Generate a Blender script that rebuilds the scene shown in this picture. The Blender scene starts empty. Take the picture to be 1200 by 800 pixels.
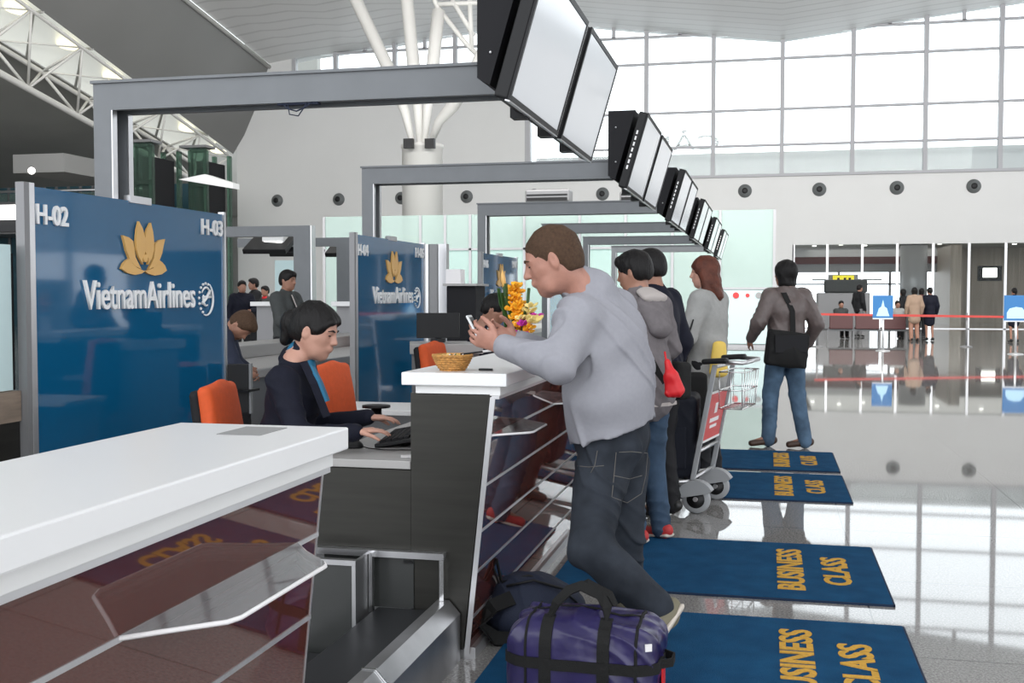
import bpy, bmesh, math, random
import numpy as np
from mathutils import Vector, Matrix
random.seed(7)
SC = bpy.context.scene
COL = SC.collection
# ------------------------------------------------------------------ camera, sky, exposure
F = 1300.0; CH = 1.42
PITCH = math.atan(54/1300.0); YAW = math.atan(300/1300.0)
cam_d = bpy.data.cameras.new('camera'); cam = bpy.data.objects.new('camera', cam_d); COL.objects.link(cam)
cam.location = (0, 0, CH); cam.rotation_euler = (math.pi/2-PITCH, 0, YAW)
cam_d.sensor_width = 36; cam_d.lens = 36*F/1200; cam_d.clip_end = 400; cam_d.clip_start = .05
SC.camera = cam
world = bpy.data.worlds.new('overcast_sky'); SC.world = world; world.use_nodes = True
wn = world.node_tree.nodes; bg = wn['Background']; bg.inputs[0].default_value = (.93, .96, 1, 1); bg.inputs[1].default_value = 2.6
vs = SC.view_settings; vs.view_transform = 'Standard'; vs.look = 'None'; vs.exposure = 0.0; vs.gamma = 1; vs.use_curve_mapping = False
def area(name, loc, rot, sx, sy, power, color=(1,1,1)):
    l = bpy.data.lights.new(name, 'AREA'); l.shape = 'RECTANGLE'; l.size = sx; l.size_y = sy; l.energy = power; l.color = color
    o = bpy.data.objects.new(name, l); COL.objects.link(o); o.location = loc; o.rotation_euler = rot; return o
area('added_fill_light', (3, 7, 11.2), (0, 0, 0), 7, 14, 160, (1, .97, .93))  # added overhead fill for the counters, out of view, no lamp modelled there
area('added_fill_light', (2, 22, 11.0), (math.radians(62), 0, 0), 22, 3, 3300, (1, .98, .95))  # added out of view and tilted to brighten the far wall
area('added_fill_light', (-15, 22, 11.0), (math.radians(62), 0, 0), 12, 3, 1100, (1, .98, .95))  # same added fill, aimed at the left part of the far wall
area('added_fill_light', (9, 56, 3.8), (0, 0, 0), 14, 9, 260, (1, .97, .92))  # added to brighten the glazed room, alongside its small ceiling lamps
FW = Vector((-math.sin(YAW)*math.cos(PITCH), math.cos(YAW)*math.cos(PITCH), -math.sin(PITCH)))
RT = Vector((math.cos(YAW), math.sin(YAW), 0)); UPV = RT.cross(FW)
def at(px, py, d):
    """point at distance d along the view axis, used to measure places off the photograph"""
    return Vector((0, 0, CH)) + (FW + RT*((px-600)/F) + UPV*((400-py)/F))*d

# ------------------------------------------------------------------ materials
M = {}
def mat(name, col, rough=.5, metal=0, spec=.5, var=0, vscale=20, bump=0, bscale=60, emit=None, estr=0, coat=0, alpha=None, stretch=None, col2=None):
    m = bpy.data.materials.new(name); m.use_nodes = True; M[name] = m
    nt = m.node_tree; b = nt.nodes['Principled BSDF']
    b.inputs['Base Color'].default_value = (*col, 1); b.inputs['Roughness'].default_value = rough
    b.inputs['Metallic'].default_value = metal; b.inputs['Specular IOR Level'].default_value = spec
    b.inputs['Coat Weight'].default_value = coat; b.inputs['Coat Roughness'].default_value = .02
    tc = nt.nodes.new('ShaderNodeTexCoord'); mp = nt.nodes.new('ShaderNodeMapping'); nt.links.new(tc.outputs['Object'], mp.inputs[0])
    if stretch: mp.inputs['Scale'].default_value = stretch
    if var or col2:
        n = nt.nodes.new('ShaderNodeTexNoise'); n.inputs['Scale'].default_value = vscale; n.inputs['Detail'].default_value = 4
        nt.links.new(mp.outputs[0], n.inputs[0])
        r = nt.nodes.new('ShaderNodeValToRGB'); r.color_ramp.elements[0].position = .3; r.color_ramp.elements[1].position = .7
        c2 = col2 or tuple(min(1, c*(1+var)) for c in col); c1 = col if col2 else tuple(c*(1-var) for c in col)
        r.color_ramp.elements[0].color = (*c1, 1); r.color_ramp.elements[1].color = (*c2, 1)
        nt.links.new(n.outputs[0], r.inputs[0]); nt.links.new(r.outputs[0], b.inputs['Base Color'])
    if bump:
        n = nt.nodes.new('ShaderNodeTexNoise'); n.inputs['Scale'].default_value = bscale; n.inputs['Detail'].default_value = 3
        nt.links.new(mp.outputs[0], n.inputs[0]); bp = nt.nodes.new('ShaderNodeBump'); bp.inputs['Strength'].default_value = bump; bp.inputs['Distance'].default_value = .01
        nt.links.new(n.outputs[0], bp.inputs['Height']); nt.links.new(bp.outputs[0], b.inputs['Normal'])
    if emit: b.inputs['Emission Color'].default_value = (*emit, 1); b.inputs['Emission Strength'].default_value = estr
    return m
def glass(name, tint, mixf, rough=.0, diff=None, diffw=0):
    m = bpy.data.materials.new(name); m.use_nodes = True; M[name] = m; nt = m.node_tree; nt.nodes.clear()
    o = nt.nodes.new('ShaderNodeOutputMaterial'); t = nt.nodes.new('ShaderNodeBsdfTransparent'); t.inputs[0].default_value = (*tint, 1)
    g = nt.nodes.new('ShaderNodeBsdfGlossy'); g.inputs['Roughness'].default_value = rough; g.inputs[0].default_value = (.9, .95, .93, 1)
    fr = nt.nodes.new('ShaderNodeFresnel'); fr.inputs[0].default_value = mixf
    mx = nt.nodes.new('ShaderNodeMixShader'); nt.links.new(fr.outputs[0], mx.inputs[0]); last = t.outputs[0]
    if diffw:
        d = nt.nodes.new('ShaderNodeBsdfDiffuse'); d.inputs[0].default_value = (*diff, 1); m2 = nt.nodes.new('ShaderNodeMixShader'); m2.inputs[0].default_value = diffw
        nt.links.new(t.outputs[0], m2.inputs[1]); nt.links.new(d.outputs[0], m2.inputs[2]); last = m2.outputs[0]
    nt.links.new(last, mx.inputs[1]); nt.links.new(g.outputs[0], mx.inputs[2]); nt.links.new(mx.outputs[0], o.inputs[0]); return m
mat('white_wall', (.70, .70, .69), .55, var=.02, vscale=.4)
mat('white_gloss', (.78, .78, .78), .28, var=.01, vscale=2)
mat('white_lip', (.78, .78, .77), .35)
mat('grey_insert', (.30, .30, .30), .4)
mat('beam_grey', (.155, .165, .175), .42, metal=.0, var=.05, vscale=6)
mat('alu', (.62, .62, .63), .32, metal=.85)
mat('chrome', (.8, .8, .8), .15, metal=1)
mat('brushed', (.038, .037, .033), .36, metal=.7, var=.10, vscale=3, stretch=(1, 1, 14))
mat('brushed_light', (.45, .45, .46), .28, metal=.9, var=.1, vscale=8)
mat('dark_panel', (.035, .037, .036), .22, var=.1, vscale=4)
mat('rubber', (.022, .023, .025), .4, spec=.2)
mat('black', (.010, .010, .011), .45, spec=.3)
mat('black_matt', (.015, .015, .017), .7, spec=.2)
mat('maroon_glass', (.085, .022, .016), .035, spec=.9, coat=.6, var=.12, vscale=260)
mat('blue_panel', (.004, .095, .215), .05, spec=.45, coat=.2)
mat('sign_white', (.88, .88, .88), .4)
mat('gold', (.72, .42, .13), .4)
mat('screen', (.30, .31, .33), .10, spec=.6, emit=(.8, .84, .88), estr=.42)  # grey glow stands in for bright reflections on the overhead displays
mat('mat_blue', (.007, .056, .135), .95, spec=.1, col2=(.011, .082, .185), vscale=7, bump=.8, bscale=220)
mat('mat_edge', (.004, .018, .05), .9)
mat('mat_gold', (.58, .33, .06), .9, var=.15, vscale=80, spec=.1)
mat('orange', (.62, .085, .015), .75, var=.06, vscale=40, bump=.2, bscale=400)
mat('red_chair', (.36, .035, .015), .7)
mat('skin', (.42, .205, .15), .5, var=.07, vscale=30, bump=.1, bscale=120)
mat('skin_pale', (.50, .27, .20), .5, var=.06, vscale=22)
mat('skin_tan', (.33, .165, .11), .5, var=.07, vscale=25)
mat('lip', (.42, .10, .10), .4)
mat('hair_black', (.008, .007, .007), .5, spec=.22, bump=.6, bscale=90, stretch=(1, 1, .25))
mat('hair_brown', (.075, .043, .026), .7, spec=.2, var=.25, vscale=90, bump=.5, bscale=300)
mat('hair_auburn', (.095, .026, .014), .5, spec=.3, var=.4, vscale=14, bump=.6, bscale=60)
mat('sweat', (.31, .31, .34), .9, var=.03, vscale=60, bump=.15, bscale=500, spec=.1)
mat('denim_dark', (.026, .031, .040), .85, var=.35, vscale=9, bump=.25, bscale=500, spec=.2)
mat('denim_blue', (.075, .125, .19), .85, var=.35, vscale=7, bump=.2, bscale=400, spec=.2)
mat('denim_mid', (.045, .075, .12), .85, var=.3, vscale=8, bump=.2, bscale=400, spec=.2)
mat('stitch', (.13, .12, .11), .8)
mat('navy', (.008, .009, .018), .75, var=.1, vscale=30, bump=.1, bscale=400, spec=.2)
mat('teal', (.01, .13, .24), .7)
mat('hoodie', (.16, .145, .15), .9, var=.08, vscale=30, spec=.1)
mat('hood_lining', (.42, .38, .36), .9)
mat('coat_grey', (.33, .33, .32), .9, var=.05, vscale=30, spec=.1)
mat('leather', (.105, .080, .075), .42, var=.15, vscale=18, bump=.5, bscale=25)
mat('charcoal', (.045, .050, .050), .8, var=.1, vscale=20)
mat('tan', (.33, .23, .165), .85)
mat('shoe_brown', (.055, .028, .018), .5)
mat('shoe_black', (.012, .012, .012), .4)
mat('shoe_red', (.45, .03, .03), .6)
mat('khaki', (.17, .155, .105), .85)
mat('sole', (.60, .54, .47), .7)
mat('sole_line', (.20, .06, .05), .7)
mat('duffel', (.020, .015, .075), .28, var=.2, vscale=10, bump=.6, bscale=9)
mat('webbing', (.013, .013, .013), .75, spec=.2, bump=.4, bscale=300)
mat('pack', (.026, .032, .055), .7, spec=.2, bump=.3, bscale=200)
mat('suitcase', (.012, .014, .022), .6, spec=.2, bump=.3, bscale=180)
mat('red_cloth', (.62, .012, .018), .5)
mat('yellow', (.75, .52, .10), .6)
mat('red_sign', (.62, .05, .05), .4)
mat('wicker', (.55, .27, .07), .6, var=.3, vscale=70, bump=.6, bscale=120)
mat('flower_orange', (.95, .42, .015), .6, var=.1, vscale=60)
mat('flower_yellow', (.85, .68, .25), .6)
mat('flower_pink', (.55, .03, .36), .6, var=.3, vscale=60)
mat('leaf', (.03, .09, .02), .5)
mat('wheel_grey', (.33, .34, .35), .5)
mat('ceil_light', (.60, .60, .60), .6)
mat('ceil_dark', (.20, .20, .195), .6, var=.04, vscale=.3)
mat('seam', (.42, .42, .40), .5)
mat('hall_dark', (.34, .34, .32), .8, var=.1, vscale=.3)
mat('truss_white', (.72, .71, .68), .5)
mat('wood', (.22, .17, .13), .5, var=.2, vscale=5, stretch=(1, 1, 8))
mat('nozzle_ring', (.13, .14, .14), .4)
mat('mullion', (.42, .42, .44), .5)
mat('brown_wall', (.30, .26, .22), .5, var=.2, vscale=1.2, stretch=(6, 6, .3))
mat('teal_wall', (.03, .085, .11), .3, var=.2, vscale=2)
mat('bench_red', (.085, .022, .022), .5)
mat('tape_red', (.50, .06, .05), .6)
mat('sign_blue', (.03, .15, .36), .4, emit=(.02, .17, .5), estr=.15)
mat('sign_pale', (.45, .70, .90), .4, emit=(.45, .7, .9), estr=.15)
mat('sign_yellow', (.85, .70, .02), .4, emit=(.85, .7, .02), estr=.5)
mat('lamp', (1, 1, 1), .4, emit=(1, .97, .9), estr=3)
mat('lamp_warm', (1, .95, .75), .4, emit=(1, .9, .55), estr=1.6)
mat('skylight', (.55, .56, .52), .4, emit=(.95, .98, .93), estr=.42)
mat('grey_metal', (.22, .22, .225), .4, metal=.3)
mat('grey_desk', (.36, .35, .34), .4)
mat('paper', (.8, .78, .78), .7)
mat('phone_grey', (.45, .47, .47), .3)
glass('window_glass', (.96, .98, .98), 1.15)
glass('booth_glass', (.84, .95, .92), 1.25, 0, (.58, .68, .65), .42)
glass('frosted', (.75, .93, .92), 1.2, .2, (.68, .84, .85), .8)
glass('shelf_glass', (.78, .76, .78), 1.5, .0, (.46, .45, .47), .38)
glass('lift_glass', (.45, .60, .52), 1.3, 0, (.12, .18, .15), .3)
glass('rail_glass', (.55, .70, .66), 1.3, 0, (.25, .32, .3), .3)

def floor_mat():
    m = bpy.data.materials.new('granite'); m.use_nodes = True; M['granite'] = m; nt = m.node_tree; b = nt.nodes['Principled BSDF']
    tc = nt.nodes.new('ShaderNodeTexCoord')
    n = nt.nodes.new('ShaderNodeTexNoise'); n.inputs['Scale'].default_value = 95; n.inputs['Detail'].default_value = 6; n.inputs['Roughness'].default_value = .8
    r = nt.nodes.new('ShaderNodeValToRGB'); r.color_ramp.elements[0].position = .36; r.color_ramp.elements[1].position = .62
    r.color_ramp.elements[0].color = (.11, .105, .10, 1); r.color_ramp.elements[1].color = (.40, .39, .375, 1)
    nt.links.new(tc.outputs['Object'], n.inputs[0]); nt.links.new(n.outputs[0], r.inputs[0])
    br = nt.nodes.new('ShaderNodeTexBrick'); mp = nt.nodes.new('ShaderNodeMapping'); mp.inputs['Location'].default_value = (-1.16, .25, 0)
    nt.links.new(tc.outputs['Object'], mp.inputs[0]); nt.links.new(mp.outputs[0], br.inputs[0])
    br.offset = 0; br.inputs['Scale'].default_value = 1; br.inputs['Brick Width'].default_value = 1.2; br.inputs['Row Height'].default_value = 1.2
    br.inputs['Mortar Size'].default_value = .004; br.inputs['Color1'].default_value = (1, 1, 1, 1); br.inputs['Color2'].default_value = (1, 1, 1, 1); br.inputs['Mortar'].default_value = (.35, .35, .35, 1)
    mx = nt.nodes.new('ShaderNodeMix'); mx.data_type = 'RGBA'; mx.blend_type = 'MULTIPLY'; mx.inputs[0].default_value = 1
    nt.links.new(r.outputs[0], mx.inputs[6]); nt.links.new(br.outputs[0], mx.inputs[7]); nt.links.new(mx.outputs[2], b.inputs['Base Color'])
    b.inputs['Roughness'].default_value = .032; b.inputs['IOR'].default_value = 1.85; b.inputs['Specular IOR Level'].default_value = .5
floor_mat()
def ceiling_mat(name, c, c2):
    m = bpy.data.materials.new(name); m.use_nodes = True; M[name] = m; nt = m.node_tree; b = nt.nodes['Principled BSDF']; b.inputs['Roughness'].default_value = .5
    tc = nt.nodes.new('ShaderNodeTexCoord'); w = nt.nodes.new('ShaderNodeTexWave'); w.bands_direction = 'Y'; w.inputs['Scale'].default_value = .35
    nt.links.new(tc.outputs['Object'], w.inputs[0]); r = nt.nodes.new('ShaderNodeValToRGB'); r.color_ramp.elements[0].position = .02; r.color_ramp.elements[1].position = .12
    r.color_ramp.elements[0].color = (*c2, 1); r.color_ramp.elements[1].color = (*c, 1); nt.links.new(w.outputs[0], r.inputs[0]); nt.links.new(r.outputs[0], b.inputs[0])
ceiling_mat('ceil_slats', (.74, .74, .74), (.60, .60, .60))

# ------------------------------------------------------------------ mesh helpers
def V(*a): return Vector(a)
class MB:
    def __init__(s): s.bm = bmesh.new()
    def _new(s, verts, faces, smooth=False):
        vs_ = [s.bm.verts.new(v) for v in verts]; out = []
        for f in faces:
            try: q = s.bm.faces.new([vs_[i] for i in f]); q.smooth = smooth; out.append(q)
            except ValueError: pass
        return vs_
    def box(s, x0, x1, y0, y1, z0, z1, bev=0):
        v = [(x, y, z) for x in (x0, x1) for y in (y0, y1) for z in (z0, z1)]
        vs_ = s._new(v, [(0, 1, 3, 2), (4, 6, 7, 5), (0, 4, 5, 1), (2, 3, 7, 6), (0, 2, 6, 4), (1, 5, 7, 3)])
        if bev:
            ed = list({e for v_ in vs_ for e in v_.link_edges}); bmesh.ops.bevel(s.bm, geom=ed, offset=bev, segments=2, affect='EDGES', profile=.5)
        return s
    def obox(s, c, ax, ay, az, bev=0):
        c, ax, ay, az = map(Vector, (c, ax, ay, az))
        v = [c+ax*i+ay*j+az*k for i in (-1, 1) for j in (-1, 1) for k in (-1, 1)]
        vs_ = s._new(v, [(0, 1, 3, 2), (4, 6, 7, 5), (0, 4, 5, 1), (2, 3, 7, 6), (0, 2, 6, 4), (1, 5, 7, 3)])
        if bev:
            ed = list({e for v_ in vs_ for e in v_.link_edges}); bmesh.ops.bevel(s.bm, geom=ed, offset=bev, segments=3, affect='EDGES', profile=.5)
        return s
    def tube(s, pts, r, seg=10, caps=True):
        pts = [Vector(p) for p in pts]; n = len(pts); rr = r if isinstance(r, (list, tuple)) else [r]*n
        rings = []; prev = None
        for i, p in enumerate(pts):
            t = (pts[min(i+1, n-1)]-pts[max(i-1, 0)]).normalized()
            if prev is None: u = t.orthogonal().normalized()
            else: u = (prev - t*prev.dot(t)).normalized()
            prev = u; w = t.cross(u)
            rings.append([s.bm.verts.new(p+(u*math.cos(a)+w*math.sin(a))*rr[i]) for a in [2*math.pi*k/seg for k in range(seg)]])
        for a, b in zip(rings, rings[1:]):
            for k in range(seg):
                f = s.bm.faces.new((a[k], a[(k+1) % seg], b[(k+1) % seg], b[k])); f.smooth = True
        if caps: s.bm.faces.new(rings[0][::-1]); s.bm.faces.new(rings[-1])
        return s
    def strap(s, pts, side, w, t):
        """flat band along pts, width w along side vectors, thickness t"""
        pts = [Vector(p) for p in pts]; n = len(pts); rings = []
        for i, p in enumerate(pts):
            tg = (pts[min(i+1, n-1)]-pts[max(i-1, 0)]).normalized(); sd = Vector(side[i] if isinstance(side, list) else side)
            sd = (sd-tg*sd.dot(tg)).normalized(); nn = tg.cross(sd)
            rings.append([s.bm.verts.new(p+sd*a*w/2+nn*b*t/2) for a, b in ((-1, -1), (1, -1), (1, 1), (-1, 1))])
        for a, b in zip(rings, rings[1:]):
            for k in range(4): s.bm.faces.new((a[k], a[(k+1) % 4], b[(k+1) % 4], b[k]))
        s.bm.faces.new(rings[0][::-1]); s.bm.faces.new(rings[-1]); return s
    def prism(s, poly, org, ux, uy, n, t):
        """2-D polygon in the plane (org, ux, uy) extruded by t along n"""
        org, ux, uy, n = map(Vector, (org, ux, uy, n)); k = len(poly)
        a = [s.bm.verts.new(org+ux*p[0]+uy*p[1]) for p in poly]; b = [s.bm.verts.new(org+ux*p[0]+uy*p[1]+n*t) for p in poly]
        s.bm.faces.new(a[::-1]); s.bm.faces.new(b)
        for i in range(k): s.bm.faces.new((a[i], a[(i+1) % k], b[(i+1) % k], b[i]))
        return s
    def lathe(s, prof, c, axis=(0, 0, 1), seg=24):
        c = Vector(c); ax = Vector(axis).normalized(); u = ax.orthogonal().normalized(); w = ax.cross(u); rings = []
        for (r, h) in prof: rings.append([s.bm.verts.new(c+ax*h+(u*math.cos(a)+w*math.sin(a))*r) for a in [2*math.pi*k/seg for k in range(seg)]])
        for a, b in zip(rings, rings[1:]):
            for k in range(seg): f = s.bm.faces.new((a[k], a[(k+1) % seg], b[(k+1) % seg], b[k])); f.smooth = True
        s.bm.faces.new(rings[0][::-1]); s.bm.faces.new(rings[-1]); return s
    def ball(s, c, r, seg=12, ax=None):
        rx, ry, rz = r if isinstance(r, (list, tuple)) else (r, r, r); c = Vector(c); n = max(6, seg//2)
        X, Y, Z = ax if ax else (V(1, 0, 0), V(0, 1, 0), V(0, 0, 1))
        rings = [[s.bm.verts.new(c+X*rx*math.sin(t)*math.cos(a)+Y*ry*math.sin(t)*math.sin(a)+Z*rz*math.cos(t)) for a in [2*math.pi*k/seg for k in range(seg)]] for t in [math.pi*(i+.5)/n for i in range(n)]]
        for a, b in zip(rings, rings[1:]):
            for k in range(seg): f = s.bm.faces.new((a[k], b[k], b[(k+1) % seg], a[(k+1) % seg])); f.smooth = True
        s.bm.faces.new(rings[0]); s.bm.faces.new(rings[-1][::-1]); return s
    def quads(s, grid, smooth=True):
        g = [[s.bm.verts.new(p) for p in row] for row in grid]
        for a, b in zip(g, g[1:]):
            for k in range(len(a)-1): f = s.bm.faces.new((a[k], a[k+1], b[k+1], b[k])); f.smooth = smooth
        return s
ORG = {}
def link(name, me, m, parent=None, origin=None):
    me.materials.append(M[m]); o = bpy.data.objects.new(name, me); COL.objects.link(o)
    if parent is not None: org = ORG[parent.name]; o.parent = parent
    else:
        if origin is None:
            n = len(me.vertices); co = np.empty(n*3, np.float32); me.vertices.foreach_get('co', co); co = co.reshape(-1, 3)
            origin = Vector((float((co[:, 0].min()+co[:, 0].max())/2), float((co[:, 1].min()+co[:, 1].max())/2), float(co[:, 2].min())))
        org = Vector(origin); o.location = org
    me.transform(Matrix.Translation(-org)); ORG[o.name] = org; return o
def obj(name, mb, m, parent=None, origin=None):
    bmesh.ops.recalc_face_normals(mb.bm, faces=mb.bm.faces[:]); me = bpy.data.meshes.new(name); mb.bm.to_mesh(me); mb.bm.free()
    return link(name, me, m, parent, origin)
def tag(o, label=None, cat=None, group=None, kind=None):
    if label: o['label'] = label
    if cat: o['category'] = cat
    if group: o['group'] = group
    if kind: o['kind'] = kind
    return o
def thing(name, label, cat, loc, group=None):
    o = bpy.data.objects.new(name, None); COL.objects.link(o); o.location = loc; o.empty_display_size = .1; ORG[o.name] = Vector(loc)
    return tag(o, label, cat, group)
def struct(name, mb, m, parent=None):
    o = obj(name, mb, m, parent)
    if parent is None: o['kind'] = 'structure'
    return o
def dup(root, delta, label=None, skip=()):
    def cp(o, par):
        c = o.copy(); COL.objects.link(c)
        if par is not None: c.parent = par
        for ch in kids.get(o.name, []):
            if ch.name.split('.')[0] not in skip: cp(ch, c)
        return c
    kids = {}
    for o in bpy.data.objects:
        if o.parent: kids.setdefault(o.parent.name, []).append(o)
    r = cp(root, None); r.location = root.location+Vector(delta); ORG[r.name] = r.location.copy()
    if label: r['label'] = label
    return r
def text(name, s, org, ux, uy, w, h, m, parent, t=.006, bold=.0, label=None):
    cu = bpy.data.curves.new('t', 'FONT'); cu.body = s; cu.size = 1; cu.offset = bold; cu.extrude = .5; cu.resolution_u = 3
    o = bpy.data.objects.new('t', cu); COL.objects.link(o); dg = bpy.context.evaluated_depsgraph_get(); dg.update()
    me = bpy.data.meshes.new_from_object(o.evaluated_get(dg)); bpy.data.objects.remove(o)
    co = np.empty(len(me.vertices)*3, np.float32); me.vertices.foreach_get('co', co); co = co.reshape(-1, 3)
    mn, mx = co.min(0), co.max(0); q = (co-mn)/(mx-mn)
    ux = np.array(Vector(ux).normalized()); uy = np.array(Vector(uy).normalized()); n = np.cross(ux, uy)
    P = np.array(Vector(org))+np.outer(q[:, 0]*w, ux)+np.outer(q[:, 1]*h, uy)+np.outer(q[:, 2]*t, n)
    me.vertices.foreach_set('co', P.astype(np.float32).ravel()); me.update(); me.materials.clear()
    o = link(name, me, m, parent)
    if label: o['label'] = label
    return o

# ------------------------------------------------------------------ implicit surfaces for bodies, cloth and bags
class Blob:
    def __init__(s, res=.01): s.p = []; s.res = res; s.wr = None
    def cap(s, a, b, r1, r2=None, k=.02, op='add'): s.p.append(('cap', op, np.array(a, float), np.array(b, float), r1, r1 if r2 is None else r2, k)); return s
    def ell(s, c, ax, r, k=.02, op='add'): s.p.append(('ell', op, np.array(c, float), np.array([list(a) for a in ax], float), np.array(r, float), None, k)); return s
    def eca(s, a, b, u, ru1, rv1, ru2, rv2, k=.03, op='add'): s.p.append(('eca', op, np.array(a, float), np.array(b, float), np.array(u, float), (ru1, rv1, ru2, rv2), k)); return s
    def cut(s, p, n): s.p.append(('cut', 'cut', np.array(p, float), np.array(n, float), None, None, 0)); return s
    def rbox(s, c, ax, h, r, k=.01, op='add'): s.p.append(('box', op, np.array(c, float), np.array([list(a) for a in ax], float), np.array(h, float), r, k)); return s
    def _bb(s, q):
        t = q[0]
        if t == 'cap': m = max(q[4], q[5]); return np.minimum(q[2], q[3])-m, np.maximum(q[2], q[3])+m
        if t == 'ell': e = np.sqrt(((q[3]*q[4][:, None])**2).sum(0)); return q[2]-e, q[2]+e
        if t == 'eca': m = max(q[5]); return np.minimum(q[2], q[3])-m, np.maximum(q[2], q[3])+m
        if t == 'box': e = np.abs(q[3]*q[4][:, None]).sum(0)+q[5]; return q[2]-e, q[2]+e
    def build(s, name, m, parent=None, origin=None):
        h = s.res; lo = np.min([s._bb(q)[0] for q in s.p if q[1] == 'add'], 0)-3*h-.01; hi = np.max([s._bb(q)[1] for q in s.p if q[1] == 'add'], 0)+3*h+.01
        n = np.ceil((hi-lo)/h).astype(int)+1; G = np.full(n, .5, np.float32); ax = [lo[i]+h*np.arange(n[i]) for i in range(3)]
        for q in s.p:
            k = max(q[6], 1e-5)
            if q[0] == 'cut': sl = (slice(None),)*3
            else:
                l, u = s._bb(q); l = l-k-3*h; u = u+k+3*h
                i0 = np.maximum(((l-lo)/h).astype(int), 0); i1 = np.minimum(np.ceil((u-lo)/h).astype(int)+1, n)
                if (i1 <= i0).any(): continue
                sl = tuple(slice(a, b) for a, b in zip(i0, i1))
            X = ax[0][sl[0]][:, None, None].astype(np.float32); Y = ax[1][sl[1]][None, :, None].astype(np.float32); Z = ax[2][sl[2]][None, None, :].astype(np.float32)
            if q[0] == 'cut': d = (X-q[2][0])*q[3][0]+(Y-q[2][1])*q[3][1]+(Z-q[2][2])*q[3][2]; G[sl] = np.maximum(G[sl], d); continue
            if q[0] in ('cap', 'eca'):
                a = q[2]; ab = q[3]-a; L = max((ab**2).sum(), 1e-9); dx, dy, dz = X-a[0], Y-a[1], Z-a[2]
                t = np.clip((dx*ab[0]+dy*ab[1]+dz*ab[2])/L, 0, 1); dx = dx-t*ab[0]; dy = dy-t*ab[1]; dz = dz-t*ab[2]
                if q[0] == 'cap': d = np.sqrt(dx*dx+dy*dy+dz*dz)-(q[4]+(q[5]-q[4])*t)
                else:
                    u = q[4]/np.linalg.norm(q[4]); w = ab/math.sqrt(L); u = u-w*u.dot(w); u /= np.linalg.norm(u); v = np.cross(w, u); r = q[5]
                    ru = r[0]+(r[2]-r[0])*t; rv = r[1]+(r[3]-r[1])*t; a_ = dx*u[0]+dy*u[1]+dz*u[2]; b_ = dx*v[0]+dy*v[1]+dz*v[2]; c_ = dx*w[0]+dy*w[1]+dz*w[2]; rw = np.minimum(ru, rv)
                    k0 = np.sqrt((a_/ru)**2+(b_/rv)**2+(c_/rw)**2); k1 = np.sqrt((a_/ru**2)**2+(b_/rv**2)**2+(c_/rw**2)**2)+1e-6; d = k0*(k0-1)/k1
            else:
                dx, dy, dz = X-q[2][0], Y-q[2][1], Z-q[2][2]; A = q[3]; l = [dx*A[i][0]+dy*A[i][1]+dz*A[i][2] for i in range(3)]
                if q[0] == 'ell': r = q[4]; k0 = np.sqrt(sum((l[i]/r[i])**2 for i in range(3))); k1 = np.sqrt(sum((l[i]/r[i]**2)**2 for i in range(3)))+1e-6; d = k0*(k0-1)/k1
                else:
                    e = [np.abs(l[i])-q[4][i] for i in range(3)]; d = np.sqrt(sum(np.maximum(x, 0)**2 for x in e))+np.minimum(np.maximum(np.maximum(e[0], e[1]), e[2]), 0)-q[5]
            g = G[sl]
            if q[1] == 'add': hh = np.maximum(k-np.abs(g-d), 0)/k; G[sl] = np.minimum(g, d)-hh*hh*k*.25
            else: d = -d; hh = np.maximum(k-np.abs(g-d), 0)/k; G[sl] = np.maximum(g, d)+hh*hh*k*.25
        if s.wr:
            amp, fr, dr = s.wr; idx = np.nonzero(np.abs(G) < amp+2*h); P = np.stack([ax[i][idx[i]] for i in range(3)], 1); dr = np.array(dr, float)
            w = np.sin(P@(dr*fr)+2.2*np.sin(P@np.array([7, 5, 9.])*1.1)+1.6*np.sin(P@np.array([-5, 11, 4.])*1.7)); w2 = np.sin(P@np.array([fr*.8, -fr*.5, fr*.6])+2*np.sin(P@np.array([4, 9, -6.])*1.4))
            w3 = .35+.65*np.sin(P@np.array([6, -4, 7.])+1.3)**2; ws = w
            G[idx] += (amp*(1.3*np.exp(-(ws/.42)**2)*w3*-1+.35*w2)).astype(np.float32)
        verts, faces = nets(G, lo, h)
        me = bpy.data.meshes.new(name); me.vertices.add(len(verts)); me.vertices.foreach_set('co', verts.astype(np.float32).ravel())
        me.loops.add(faces.size); me.loops.foreach_set('vertex_index', faces.astype(np.int32).ravel()); me.polygons.add(len(faces)); me.polygons.foreach_set('loop_start', np.arange(0, faces.size, 4, dtype=np.int32)); me.polygons.foreach_set('loop_total', np.full(len(faces), 4, dtype=np.int32))
        me.polygons.foreach_set('use_smooth', np.ones(len(faces), bool)); me.update(calc_edges=True); me.validate()
        return link(name, me, m, parent, origin)
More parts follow.
